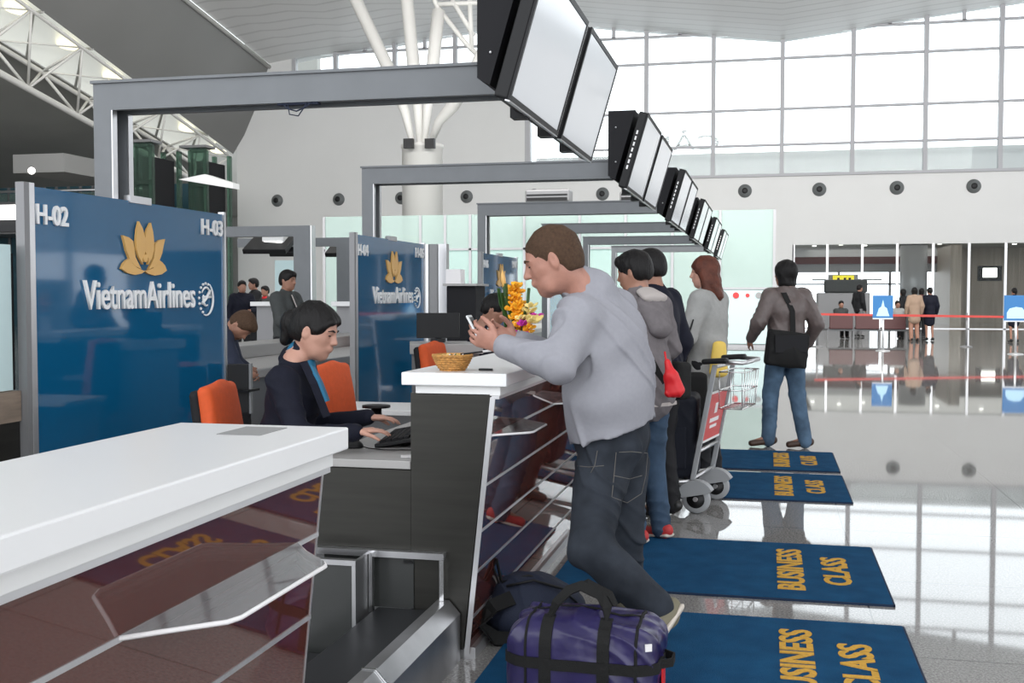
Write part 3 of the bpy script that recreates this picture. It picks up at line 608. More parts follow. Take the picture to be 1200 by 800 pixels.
# mezzanine far left
mz = thing('mezzanine', 'glazed upper walkway along the dark left side of the hall', 'mezzanine', (-30, 44, 0))
obj('slab', MB().box(-40, -25.6, 44, 47, 4.2, 4.75), 'grey_metal', mz)
for i in range(9): obj('railing_pane', MB().box(-39.8+i*1.58, -38.35+i*1.58, 44, 44.05, 4.8, 6.0), 'rail_glass', mz)
obj('handrail', MB().tube([(-40, 44, 6.1), (-25.6, 44, 6.1)], .06), 'alu', mz)
obj('back_glazing', MB().box(-40, -25.6, 47, 47.2, 0, 6.6), 'teal_wall', mz)
for i in range(22): obj('glazing_bar', MB().box(-39.7+i*.65, -39.6+i*.65, 46.9, 47, 0, 6.6), 'grey_metal', mz)
lf = thing('glass_lift', 'green glass lift tower beside the tall grey post', 'lift', at(90, 330, 38))
f = MB(); q0, q1 = at(80, 152, 38), at(104, 152, 38)
for x in (q0.x, q1.x):
    for y in (38, 40): f.box(x-.08, x+.08, y-.08, y+.08, 0, q0.z)
for z in (q0.z, q0.z-1.4): f.box(q0.x, q1.x, 37.92, 38.08, z-.08, z+.08)
obj('frame', f, 'lift_glass', lf); obj('car', MB().box(q0.x+.15, q1.x-.1, 38.2, 39.8, 4.4, q0.z-.4), 'black_matt', lf); obj('shaft_pane', MB().box(q0.x, q1.x, 38, 38.03, 0, q0.z), 'lift_glass', lf); obj('cap', MB().box(q0.x-.4, q1.x+.1, 37.8, 38.6, q0.z+.1, q0.z+.2), 'grey_metal', lf)
lf2 = dup(lf, tuple(at(168, 160, 41)-at(92, 152, 38)), 'green glass lift tower seen through the grey post opening')

p = at(50, 191, 36); tag(obj('duct_box', MB().box(p.x-1.1, p.x+.8, p.y, p.y+4, p.z-.3, p.z+.3), 'ceil_dark'), 'grey boxy duct hanging above the upper walkway', 'duct')
p = at(37, 200, 34); tag(obj('spot_lamp', MB().ball(p, .11), 'lamp'), 'small bright spot lamp above the upper walkway', 'lamp')
p = at(243, 211, 40); ca = MB(); ca.prism([(-1.15, .05), (-.1, .22), (1.0, -.12), (1.0, -.32)], p, (1, 0, 0), (0, 0, 1), (0, 1, 0), .5); tag(obj('lit_canopy', ca, 'sign_white'), 'white pointed canopy seen beyond the left blue panel', 'canopy')

# ------------------------------------------------------------------ overhead beams, posts, displays
def gantry(y, label):
    g = thing('overhead_gantry', label, 'gantry', (-3.5, y, 0), 'grey steel gantries over the counters')
    b = MB().box(-3.61, -1.34, y+.01, y+.05, 2.43, 2.575).box(-3.61, -1.34, y+.17, y+.21, 2.43, 2.575).box(-3.61, -1.34, y+.05, y+.17, 2.54, 2.56); obj('beam', b, 'beam_grey', g)
    obj('top_flange', MB().box(-3.62, -1.34, y-.005, y+.225, 2.575, 2.59), 'beam_grey', g)
    p_ = MB().box(-3.61, -3.502, y+.01, y+.055, 0, 2.43).box(-3.61, -3.502, y+.165, y+.21, 0, 2.43).box(-3.61, -3.58, y+.05, y+.17, 0, 2.54); obj('post', p_, 'beam_grey', g)
    obj('flange_edge', MB().box(-3.502, -3.495, y+.01, y+.055, 0, 2.43), 'alu', g); obj('flange_edge', MB().box(-3.502, -3.495, y+.165, y+.21, 0, 2.43), 'alu', g)
    return g
g0 = gantry(5.44, 'nearest and largest grey steel gantry, over the first blue panel')
r = [(-2.45+.10*math.sin(a)*(1-.25*i), 5.5, 2.425-.03*(1-math.cos(a))) for i, a in enumerate([0, .6, 1.3, 2.2, 3.0])]
obj('cable', MB().tube([(-2.50, 5.46, 2.43), (-2.47, 5.46, 2.40), (-2.42, 5.46, 2.385), (-2.37, 5.46, 2.405), (-2.33, 5.46, 2.43)], .004, 6).tube([(-2.47, 5.46, 2.43), (-2.46, 5.46, 2.37), (-2.41, 5.46, 2.36), (-2.38, 5.46, 2.40), (-2.36, 5.46, 2.43)], .0035, 6).box(-2.53, -2.30, 5.46, 5.5, 2.42, 2.435), 'pack', g0)
GL = ['second grey steel gantry from the front, over the second blue panel', 'third grey steel gantry from the front, over the third blue panel', 'fourth grey steel gantry from the front', 'fifth grey steel gantry from the front', 'farthest small grey steel gantry before the green glass']
for k in range(5): dup(g0, (0, 4.12*(k+1), 0), GL[k], skip=('cable',))
tU = V(-.279, 0, 0) ; upn = unit((.18, 0, .62)); nrm = unit((.62, 0, -.18))
def display(ya, yb, label):
    m = thing('display_monitor', label, 'monitor', (-1.1, (ya+yb)/2, 2.33), 'tilted flight displays above the counters'); c = V(-1.085, (ya+yb)/2, 2.63); hw = (yb-ya)/2
    obj('casing', MB().obox(c-nrm*.035, (0, hw, 0), upn*.325, nrm*.035, .012), 'black', m)
    f = MB()
    f.obox(c+upn*.312+nrm*.004, (0, hw, 0), upn*.013, nrm*.006).obox(c-upn*.312+nrm*.004, (0, hw, 0), upn*.013, nrm*.006).obox(c+V(0, hw-.012, 0)+nrm*.004, (0, .012, 0), upn*.30, nrm*.006).obox(c-V(0, hw-.012, 0)+nrm*.004, (0, .012, 0), upn*.30, nrm*.006)
    obj('bezel', f, 'black', m); obj('silver_edge', MB().obox(c-upn*.328, (0, hw, 0), upn*.003, nrm*.012).obox(c+V(0, hw+.002, 0), (0, .002, 0), upn*.32, nrm*.01), 'alu', m)
    obj('screen', MB().obox(c+nrm*.003, (0, hw-.026, 0), upn*.296, nrm*.003), 'screen', m)
    sp = MB()
    for i in range(7): sp.obox(c-nrm*.04-V(0, hw+.001, 0)+upn*(-.15+.05*i), (0, .002, 0), upn*.016, nrm*.007)
    obj('vent', sp, 'paper', m); return m
def housing(y0, y1, label):
    h = thing('display_housing', label, 'housing', (-1.3, (y0+y1)/2, 2.4), 'black cabinets behind the displays')
    b = MB(); b.prism([(-1.335, 2.435), (-1.275, 2.40), (-1.105, 2.98), (-1.335, 2.98)], (0, y0, 0), (1, 0, 0), (0, 0, 1), (0, 1, 0), y1-y0); obj('cabinet', b, 'black_matt', h)
    for q in (.2, .5, .8): obj('bracket', MB().box(-1.27, -1.19, y0+(y1-y0)*q-.05, y0+(y1-y0)*q+.05, 2.31, 2.44), 'black', h)
    for z in (2.55, 2.84): obj('screw', MB().ball((-1.27, y0-.002, z), .008, 8), 'alu', h)
    return h
PL = ['nearest', 'second', 'third', 'fourth', 'fifth', 'sixth']
yy = [5.0, 9.35, 13.65, 17.9, 22.1, 26.2]
d1 = display(5.0, 6.18, 'large blank tilted monitor, the nearest one at the top of the photo'); d2 = display(6.30, 7.42, 'large blank tilted monitor just behind the nearest one'); hh = housing(5.06, 7.3, 'black cabinet behind the nearest pair of monitors, at the end of the first gantry')
for k in range(1, 6):
    dy = yy[k]-5.0
    dup(d1, (0, dy, 0), 'tilted blank monitor, left of the %s pair along the row' % PL[k]); dup(d2, (0, dy, 0), 'tilted blank monitor, right of the %s pair along the row' % PL[k]); dup(hh, (0, dy, 0), 'black cabinet behind the %s pair of monitors along the row' % PL[k])

for o in [o for o in bpy.data.objects if o.parent in (d1, d2) and o.name.split('.')[0] == 'vent']: bpy.data.objects.remove(o)
# ------------------------------------------------------------------ blue panels
PX = -3.46
def P2(poly, y0, z0, sy=1, sz=1): return poly
PET = {'tall': [(425, 175), (412, 225), (406, 285), (408, 335), (422, 380), (446, 418), (442, 385), (455, 362), (463, 340), (463, 270), (448, 215)],
       'side': [(330, 262), (340, 300), (350, 345), (372, 398), (405, 430), (440, 445), (428, 424), (405, 380), (398, 330), (392, 290), (365, 270)],
       'base': [(320, 447), (332, 418), (350, 400), (368, 388), (385, 412), (410, 436), (462, 456), (440, 470), (400, 479), (355, 470)]}
def blue_panel(y0, a, b, label):
    g = thing('counter_panel', label, 'panel', (PX, y0+.99, 0), 'blue glass partitions behind the counters'); y1 = y0+1.97
    obj('glass_face', MB().box(PX-.02, PX, y0+.03, y1-.02, .30, 1.945), 'blue_panel', g)
    obj('edge_post', MB().box(PX-.035, PX+.012, y0-.045, y0-.008, .02, 1.96), 'grey_metal', g); obj('edge_post', MB().box(PX-.03, PX+.014, y0-.008, y0+.03, .02, 1.96), 'alu', g); obj('edge_post', MB().box(PX-.03, PX+.012, y1-.025, y1, .02, 1.96), 'alu', g)
    obj('plinth', MB().box(PX-.03, PX, y0, y1, .02, .30), 'brushed_light', g); obj('top_clip', MB().box(PX-.03, PX+.01, y0+.86, y0+1.08, 1.935, 1.975), 'alu', g)
    U, W = (0, 1, 0), (0, 0, 1)
    text('letters', a, (PX+.001, y0+.05, 1.765), U, W, .25, .10, 'sign_white', g, .012, .02); text('letters', b, (PX+.001, y1-.31, 1.80), U, W, .27, .10, 'sign_white', g, .012, .02)
    text('letters', 'VietnamAirlines', (PX+.001, y0+.42, 1.345), U, W, 1.14, .155, 'sign_white', g, .014, .008)
    lo = MB()
    for key, pl in PET.items():
        for mir in (0, 1):
            q = [((924-x if mir else x), y) for x, y in pl]; lo.prism([((x-320)/278*.46+y0+.76, (478-y)/303*.30+1.535) for x, y in q], (PX+.001+(.004 if key == 'tall' else 0), 0, 0), U, W, (1, 0, 0), .014)
    lo.lathe([(.022, 0), (.022, .02)], (PX+.001, y0+.76+.2335, 1.535+.095), (1, 0, 0), 14); lg = obj('lotus_emblem', lo, 'gold', g); lg['label'] = 'golden lotus flower emblem'
    sw = MB(); cy, cz_ = y0+1.70, 1.40
    for rr, a0, a1, wd in ((.105, -1.9, 1.0, .008), (.07, .3, 2.6, .007), (.045, 2.6, 5.2, .008)):
        sw.tube([(PX+.01, cy+rr*.85*math.cos(a0+(a1-a0)*i/10), cz_+rr*math.sin(a0+(a1-a0)*i/10)) for i in range(11)], [wd*(.4+.6*math.sin(math.pi*(i+.5)/11.)) for i in range(11)], 6)
    for i in range(9): an = 1.2+i*.38; sw.ball((PX+.008, cy+.085*math.cos(an), cz_+.095*math.sin(an)), .009, 6)
    sw.tube([(PX+.01, cy-.05, cz_-.03), (PX+.01, cy, cz_+.0), (PX+.01, cy+.05, cz_+.05)], .010, 6).tube([(PX+.01, cy-.04, cz_+.01), (PX+.01, cy+.06, cz_+.01)], .008, 6)
    obj('swirl_emblem', sw, 'sign_white', g); return g
blue_panel(4.68, 'H-02', 'H-03', 'large blue glass panel lettered H-02 and H-03 at left'); blue_panel(9.0, 'H-04', 'H-05', 'blue glass panel lettered H-04 and H-05 behind the seated agent'); blue_panel(13.33, 'H-06', 'H-07', 'blue glass panel lettered H-06 and H-07 behind the flowers')
g = thing('counter_panel', 'small blue glass panel farthest along the row, beyond the standing man', 'panel', (PX, 18.6, 0), 'blue glass partitions behind the counters')
obj('glass_face', MB().box(PX-.02, PX, 17.7, 19.6, .3, 1.945), 'blue_panel', g); obj('edge_post', MB().box(PX-.03, PX+.012, 17.66, 17.7, 0, 1.96), 'alu', g); text('letters', 'H-08', (PX+.001, 17.75, 1.765), (0, 1, 0), (0, 0, 1), .25, .10, 'sign_white', g, .012, .02)

# ------------------------------------------------------------------ counters
def xf(z): return -1.115+.105*z   # slanted passenger side
def counter(Y0, Y1, dx, label, shelf, near_end=True):
    g = thing('check_in_counter', label, 'counter', (-1.4+dx, (Y0+Y1)/2, 0), 'check-in counters along the row')
    X = lambda v: v+dx
    b = MB().prism([(X(xf(0)-.02), 0.04), (X(xf(1.04)-.02), 1.04), (X(-1.345), 1.04), (X(-1.345), .0), (X(-1.345), .04)][:4][:3]+[(X(-1.345), .04)], (0, Y0, 0), (1, 0, 0), (0, 0, 1), (0, 1, 0), Y1-Y0); obj('end_panel', b, 'brushed', g)
    b = MB().prism([(X(-1.347), .42), (X(-1.347), .735), (X(-1.74), .735), (X(-1.76), .42)], (0, Y0+.003, 0), (1, 0, 0), (0, 0, 1), (0, 1, 0), Y1-Y0-.006); obj('carcass', b, 'brushed', g)
    b = MB().box(X(-1.78), X(-1.347), Y0+.5, Y1-.01, .0, .42); obj('cabinet_base', b, 'grey_metal', g)
    obj('desk_top', MB().box(X(-1.78), X(-1.35), Y0+.01, Y1-.05, .737, .77, .003), 'grey_desk', g)
    obj('counter_top', MB().box(X(-1.375), X(-.955), Y0-.025, Y1+.02, 1.072, 1.122, .004), 'white_gloss', g); obj('top_lip', MB().box(X(-1.325), X(-.985), Y0, Y1, 1.035, 1.072, .002), 'white_lip', g)
    obj('top_strip', MB().box(X(-1.02), X(-.990), Y0+.004, Y1-.004, 1.022, 1.036), 'alu', g)
    gl = MB().prism([(X(xf(.02)), .02), (X(xf(1.025)), 1.025), (X(xf(1.025)-.016), 1.025), (X(xf(.02)-.016), .02)], (0, Y0+.004, 0), (1, 0, 0), (0, 0, 1), (0, 1, 0), Y1-Y0-.008); obj('glass_front', gl, 'maroon_glass', g)
    for z in (.88, .69, .51, .35, .17): obj('metal_strip', MB().box(X(xf(z)-.004), X(xf(z)+.003), Y0+.004, Y1-.004, z-.005, z+.005), 'alu', g)
    for y in (Y0, Y1-.008): obj('glass_edge', MB().prism([(X(xf(.02)-.018), .02), (X(xf(1.03)-.018), 1.03), (X(xf(1.03)+.002), 1.03), (X(xf(.02)+.002), .02)], (0, y-.001, 0), (1, 0, 0), (0, 0, 1), (0, 1, 0), .005), 'alu', g)
    for (ya, yb) in shelf:
        q = X(xf(.88)); o = obj('bag_shelf', MB().prism([(q, ya), (q, yb), (q+.05, yb-.07), (q+.125, yb-.15), (q+.135, yb-.17), (q+.135, ya+.15), (q+.125, ya+.12), (q+.05, ya+.05)], (0, 0, .876), (1, 0, 0), (0, 1, 0), (0, 0, 1), .010), 'shelf_glass', g)
        obj('shelf_edge', MB().tube([(q, ya, .881), (q+.05, ya+.05, .881), (q+.125, ya+.12, .881), (q+.135, ya+.15, .881), (q+.136, yb-.17, .881), (q+.125, yb-.15, .881), (q+.05, yb-.07, .881), (q, yb, .881)], .0045, 6), 'paper', o)
    obj('foot_plinth', MB().box(X(-1.30), X(-1.09), Y0+.02, Y1-.02, 0, .045), 'alu', g)
    return g
c1 = counter(.1, 2.335, .032, 'nearest white-topped check-in counter at lower left with a maroon glass front', [(1.54, 2.22)])
obj('steel_insert', MB().box(-1.15, -1.05, 2.165, 2.305, 1.1225, 1.1235), 'grey_insert', c1)
c2 = counter(4.12, 6.40, -.012, 'white-topped check-in counter the man in grey leans on', [(4.13, 4.70), (5.4, 5.95)])
obj('foot_rail', MB().box(-1.11, -.90, 4.36, 4.42, .10, .135), 'grey_metal', c2)
counter(7.90, 10.15, -.01, 'check-in counter with flowers, behind the man in grey', [(8.0, 8.6)]); counter(12.0, 14.2, -.01, 'check-in counter third along the row behind the travellers', []); counter(16.1, 18.3, -.01, 'check-in counter farthest along the row', [])
# desk wing with a monitor stand disc
dw = thing('side_desk', 'white-edged side desk in front of the second blue panel', 'desk', (-2.2, 6.2, 0)); obj('desk_top', MB().box(-2.75, -1.80, 5.95, 6.4, .74, .77, .003), 'white_lip', dw); obj('side_panel', MB().box(-2.75, -1.80, 6.3, 6.38, 0, .74), 'grey_metal', dw)
ms = thing('monitor_stand', 'round black stand on the side desk', 'stand', at(441, 491, 5.75)); p = at(441, 489, 5.9); ORG[ms.name] = V(p.x, p.y, .77); ms.location = (p.x, p.y, .77)
obj('disc', MB().lathe([(.0, 0), (.075, 0), (.075, .012), (.03, .014)], (p.x, p.y, .825)), 'black', ms); obj('stem', MB().lathe([(.06, 0), (.03, .01), (.028, .055)], (p.x, p.y, .771)), 'black', ms)

# ------------------------------------------------------------------ baggage belts between counters
cv = thing('baggage_belt', 'dark baggage belt with steel guard between the two nearest counters', 'conveyor', (-1.45, 3.2, 0))
obj('belt', MB().box(-1.495, -1.26, 2.37, 4.115, .16, .19, .006), 'rubber', cv)
obj('lower_belt', MB().box(-1.78, -1.54, 2.37, 3.90, .03, .06, .006), 'rubber', cv)
obj('guard', MB().prism([(-1.155, 0), (-1.155, .185), (-1.20, .235), (-1.245, .235), (-1.245, 0)], (0, 2.37, 0), (1, 0, 0), (0, 0, 1), (0, 1, 0), .90), 'brushed_light', cv)
obj('guard', MB().prism([(-1.155, 0), (-1.155, .185), (-1.20, .235), (-1.245, .235), (-1.245, 0)], (0, 3.285, 0), (1, 0, 0), (0, 0, 1), (0, 1, 0), .825), 'brushed_light', cv)
obj('seam_strip', MB().prism([(-1.15, 0), (-1.15, .188), (-1.198, .24), (-1.246, .24), (-1.246, 0)], (0, 3.272, 0), (1, 0, 0), (0, 0, 1), (0, 1, 0), .011), 'chrome', cv)
obj('roller', MB().tube([(-1.49, 2.38, .15), (-1.26, 2.38, .15)], .035), 'chrome', cv)
of = thing('belt_opening', 'steel framed belt opening with dark panel under the second counter', 'opening frame', (-1.5, 4.05, 0))
obj('header', MB().box(-1.78, -1.215, 4.085, 4.119, .395, .42), 'brushed_light', of); obj('jamb', MB().box(-1.232, -1.215, 4.085, 4.119, 0.236, .396), 'chrome', of)
obj('rear_plate', MB().box(-1.72, -1.346, 4.114, 4.119, .19, .395), 'dark_panel', of)
obj('divider_edge', MB().box(-1.512, -1.498, 4.06, 4.085, .0, .415), 'chrome', of)
obj('panel', MB().box(-1.80, -1.525, 3.93, 3.95, .0, .395), 'dark_panel', of); obj('panel_frame', MB().box(-1.80, -1.515, 3.925, 3.955, .395, .415).box(-1.53, -1.515, 3.925, 3.955, 0, .396), 'brushed_light', of); obj('side_plate', MB().box(-1.53, -1.515, 3.955, 4.085, .0, .41), 'brushed_light', of)
obj('button', MB().box(-1.385, -1.35, 4.106, 4.113, .37, .38), 'black', of)
dup(cv, (0, 4.1, 0), 'baggage belt between the second and third counters')

# ------------------------------------------------------------------ carpets
def carpet(y0, y1, label):
    g = thing('carpet_mat', label, 'mat', (-.2, (y0+y1)/2, 0), 'blue business class mats in front of the counters'); n = 30
    b = MB(); b.box(-1.03, .57, y0, y1, .001, .014, .004); o = obj('pile', b, 'mat_blue', g)
    obj('border', MB().box(-1.03, .575, y0-.006, y0, .001, .011).box(.57, .578, y0-.006, y1, .001, .011), 'mat_edge', g)
    k = (y1-y0)/1.15; yc = (y0+y1)/2
    text('letters', 'BUSINESS', (.19, yc-.43*k, .013), (0, 1, 0), (-1, 0, 0), .84*k, .135, 'mat_gold', g, .004, .028); text('letters', 'CLASS', (.415, yc-.30*k, .013), (0, 1, 0), (-1, 0, 0), .56*k, .135, 'mat_gold', g, .004, .028); return g
carpet(3.78, 4.93, 'nearest blue carpet mat lettered in gold, under the duffel bag'); carpet(5.27, 6.45, 'second nearest blue carpet mat, behind the duffel bag'); carpet(7.84, 9.0, 'blue carpet mat beside the trolley wheels'); carpet(9.2, 10.3, 'farthest blue carpet mat, under the man in leather jacket')

# ------------------------------------------------------------------ office chairs
def chair(pos, yaw, label, m='orange', h=.98, tilt=.12, base=True):
    """pos: floor point; yaw: direction the sitter faces"""
    f = V(math.cos(yaw), math.sin(yaw), 0); r = V(math.sin(yaw), -math.cos(yaw), 0); u = V(0, 0, 1); L = Vector(pos); P = lambda a, b, c: L+f*a+r*b+u*c
    g = thing('office_chair', label, 'chair', pos, 'staff chairs behind the counters')
    bu = unit(u-f*tilt); bn = unit(f+u*tilt); B = Blob(.011); hb = (h-.52)/2
    B.rbox(P(-.22-tilt*hb, 0, .52+hb), (bn, r, bu), (.004, .155, hb-.05), .028, k=.01); B.ell(P(-.20-tilt*hb, 0, .52+hb), (bn, r, bu), (.030, .20, hb), k=.03); B.build('backrest', m, g)
    B = Blob(.012); B.rbox(P(-.262-tilt*hb, 0, .52+hb-.01), (bn, r, bu), (.002, .165, hb-.05), .020, k=.01); B.build('back_shell', 'black_matt', g)
    B = Blob(.013); B.rbox(P(.02, 0, .46), (f, r, u), (.19, .185, .012), .035, k=.01); B.build('seat', m, g)
    obj('back_bar', MB().strap([P(-.10, 0, .42), P(-.26, 0, .44), P(-.29, 0, .55), P(-.29-tilt*.2, 0, .70)], r, .06, .012), 'black', g)
    if base:
        obj('column', MB().tube([P(0, 0, .07), P(0, 0, .43)], [.032, .025], 12), 'black', g)
        s = MB()
        for k in range(5): a = k*2*math.pi/5+.3; s.tube([P(0, 0, .10), P(.26*math.cos(a), .26*math.sin(a), .065)], [.03, .018], 8)
        o = obj('star_base', s, 'black', g)
        for k in range(5): a = k*2*math.pi/5+.3; obj('caster', MB().lathe([(.028, -.02), (.028, .02)], P(.27*math.cos(a), .27*math.sin(a), .028), r, 12), 'black', o)
    return g
chair((-2.06, 4.45, 0), .15, 'orange office chair the dark-jacketed agent sits on, by the large blue panel', h=1.06)
chair((-1.92, 5.31, 0), -.12, 'orange office chair just behind the seated agent, against the second blue panel', h=1.09)
chair((-1.93, 7.16, 0), -.1, 'orange office chair left of the wicker basket, by the blue panel', h=1.12)
for (px, py, d, z, lb) in ((305, 376, 15, .98, 'red chair far behind, between the standing man in dark jacket and the suited pair'), (404, 388, 13.5, 1.0, 'red chair far behind the seated agent, left of the second blue panel')):
    p = at(px, py, d); chair((p.x, p.y, 0), math.pi+.2, lb, 'red_chair', h=p.z+.25)

# ------------------------------------------------------------------ things on the counters and desks
kb = thing('keyboard', 'black keyboard under the agent\'s hands on the desk', 'keyboard', (-1.585, 4.70, .771))
u = unit((.05, 0, 1))
kx = V(.985, 0, .17)*.078; ky = V(-.17, .985, .0).normalized()*.225; kx = unit(kx-ky*(kx.dot(ky)/ky.length_squared))*.078; kz = unit(kx.cross(ky)); c0 = V(-1.585, 4.70, .792)
obj('tray', MB().obox(c0, kx*1.12, ky*1.03, kz*.009, .004), 'black', kb); k = MB()
for i in range(5):
    for j in range(15): k.obox(c0+kx*(-.72+i*.34)+ky*(-.90+j*.1286)+kz*.013, kx*.145, ky*.055, kz*.005)
obj('keys', k, 'black_matt', kb)
mo = thing('computer_mouse', 'black computer mouse near the front edge of the desk', 'mouse', (-1.725, 4.43, .771))
B = Blob(.004); B.ell((-1.725, 4.43, .775), (V(.95, .3, 0), V(-.3, .95, 0), V(0, 0, 1)), (.052, .031, .034), k=.01); B.cut((0, 0, .771), (0, 0, -1)); B.build('shell', 'black', mo)
obj('wheel', MB().lathe([(.006, -.004), (.006, .004)], (-1.698, 4.44, .804), (-.3, .95, 0), 10), 'rubber', mo)
obj('cord', MB().tube([(-1.68, 4.44, .778), (-1.64, 4.41, .775), (-1.56, 4.38, .775), (-1.44, 4.40, .775)], .0025, 6), 'black', mo)
tag(obj('paper_note', MB().obox((-1.40, 4.24, .773), (.035, .012, 0), (-.01, .03, 0), (0, 0, .0015)), 'paper'), 'small white paper note on the desk beside the steel upright', 'paper')
dk = thing('desk_monitor', 'dark monitor low on the desk beyond the keyboard', 'monitor', (-1.46, 5.2, .771))
obj('foot', MB().box(-1.55, -1.40, 5.1, 5.3, .771, .785, .004), 'black', dk); obj('stem', MB().tube([(-1.46, 5.2, .78), (-1.46, 5.2, .93)], .018), 'black', dk); obj('casing', MB().obox((-1.45, 5.2, .955), (.014, 0, .004), (0, .19, 0), (-.02, 0, .10), .004), 'black', dk); obj('screen', MB().obox((-1.466, 5.2, .957), (.0015, 0, 0), (0, .175, 0), (-.018, 0, .088)), 'screen', dk)
# basket
bp = V(-1.22, 4.235, 1.122); bk = thing('wicker_basket', 'round wicker basket of sweets on the white counter', 'basket', bp)
m = MB(); n = 24
for lv in range(7):
    z = .004+lv*.0088; rr = .046+.030*(lv/6.)**.8; m.tube([(bp.x+(rr+.0025*(1 if (i+lv) % 2 else -1))*math.cos(2*math.pi*i/48), bp.y+(rr+.0025*(1 if (i+lv) % 2 else -1))*math.sin(2*math.pi*i/48), bp.z+z) for i in range(49)], .0048, 6)
for i in range(n): a = 2*math.pi*i/n; m.tube([(bp.x+(.044+.032*t)*math.cos(a), bp.y+(.044+.032*t)*math.sin(a), bp.z+.003+.058*t) for t in (0, .5, 1)], .0045, 5)
m.lathe([(.0, 0), (.046, 0), (.046, .006), (0, .006)], bp); obj('woven_bowl', m, 'wicker', bk)
obj('rim', MB().tube([(bp.x+.078*math.cos(2*math.pi*i/32), bp.y+.078*math.sin(2*math.pi*i/32), bp.z+.061) for i in range(33)], .0055, 6), 'wicker', bk)
cols = ['yellow', 'paper', 'leaf', 'flower_yellow', 'gold', 'paper']
for i in range(12):
    a = i*2.4; rr = .052*math.sqrt((i+.5)/12); c = bp+V(rr*math.cos(a), rr*math.sin(a), .052+.008*random.random())
    sw = tag(obj('wrapped_sweet', MB().ball(c, (.013, .009, .008), 8).lathe([(.004, .012), (.010, .021), (.002, .022)], c, (1, .3, .2), 6), cols[i % 6]), 'small wrapped sweet in the wicker basket', 'sweet', 'sweets in the wicker basket')
pn = thing('pen', 'thin pen resting across the wicker basket rim', 'pen', bp+V(.05, .02, .065)); obj('barrel', MB().tube([bp+V(.03, .01, .064), bp+V(.15, .075, .078)], .0035, 8), 'black', pn); obj('cap', MB().tube([bp+V(.11, .053, .074), bp+V(.158, .079, .079)], .0045, 8), 'paper', pn)
tag(obj('memory_stick', MB().box(-1.115, -1.06, 4.24, 4.262, 1.123, 1.131, .002), 'black'), 'small flat black object on the white counter beside the basket', 'black object')
# flowers
def bouquet(c, s, name, label, full=True):
    g = thing(name, label, 'flowers', c); c = Vector(c); rnd = random.Random(5 if full else 9)
    obj('vase', MB().lathe([(.0, 0), (.035*s, 0), (.045*s, .04*s), (.030*s, .10*s), (.038*s, .13*s), (.032*s, .13*s), (.0, .05*s)], c), 'white_gloss', g)
    def bloom(p, r, m):
        b = MB()
        for i in range(5):
            a = 2*math.pi*i/5+rnd.random(); tl = rnd.uniform(.2, .7); d = V(math.cos(a)*math.cos(tl), math.sin(a)*math.cos(tl), math.sin(tl)); w_ = d.orthogonal().normalized(); b.ball(p+d*r*.6, (r*.62, r*.40, r*.16), 8, (d, w_, d.cross(w_)))
        b.ball(p+V(0, 0, r*.2), r*.28, 6); obj('bloom', b, m, g)
    if full:
        for i in range(64):
            t = i/63.; p = c+V((-.005-.020*t+rnd.uniform(-.042, .042)*(1.1-.75*t))*s, rnd.uniform(-.045, .045)*s, (.145+.20*t)*s); bloom(p, rnd.uniform(.020, .030)*s*(1.1-.25*t), 'flower_orange')
        for (x, z, m) in ((.03, .105, 'flower_pink'), (.0, .06, 'flower_pink'), (.022, .052, 'flower_pink'), (-.02, .055, 'flower_pink'), (.045, .07, 'flower_orange'), (.05, .09, 'flower_orange'), (.005, .10, 'flower_yellow'), (-.02, .10, 'flower_yellow'), (.06, .13, 'flower_yellow'), (.052, .16, 'flower_yellow'), (.066, .115, 'flower_yellow'), (.075, .14, 'flower_pink'), (-.045, .055, 'paper'), (.02, .13, 'flower_yellow'), (.085, .125, 'flower_yellow'), (.065, .185, 'flower_yellow'), (.03, .16, 'flower_yellow')):
            bloom(c+V(x, rnd.uniform(-.06, -.02), z+.065), .030*s, m)
        lf = MB()
        for (x, z, dx) in ((-.045, .10, -.05), (-.03, .12, -.03), (-.05, .04, -.02), (.02, .1, .03), (-.035, .08, -.045)):
            lf.strap([c+V(x*.3, 0, .08*s), c+V(x, -.03, z+.08), c+V(x+dx*.7, -.04, z+.16), c+V(x+dx*.9, -.04, z+.23)], (.5, 1, 0), .020, .002)
        obj('leaves', lf, 'leaf', g)
        sp = MB().tube([c+V(-.02, 0, .15), c+V(-.055, -.01, .26), c+V(-.075, -.01, .36), c+V(-.078, -.01, .40)], [.006, .012, .009, .002], 8); obj('bud', sp, 'leaf', g)
        obj('bud_tip', MB().tube([c+V(-.07, -.01, .33), c+V(-.077, -.01, .375), c+V(-.08, -.01, .41)], [.009, .012, .002], 8), 'gold', g)
    else:
        for i in range(14): bloom(c+V(rnd.uniform(-.06, .06), rnd.uniform(-.06, .06), rnd.uniform(.14, .30)), .032, 'flower_orange')
        lf = MB(); [lf.strap([c+V(0, 0, .1), c+V(x, 0, .22), c+V(x*1.6, 0, .33)], (.3, 1, 0), .02, .002) for x in (-.06, -.03, .05)]; obj('leaves', lf, 'leaf', g)
    return g
bouquet((-1.065, 4.78, 1.122), 1.0, 'flower_arrangement', 'tall orange, yellow and pink flower arrangement in front of the man\'s face')
bouquet((-1.12, 8.05, 1.122), 1.0, 'flower_arrangement', 'small orange flower arrangement behind the man in grey, beside the boy in hoodie', False)
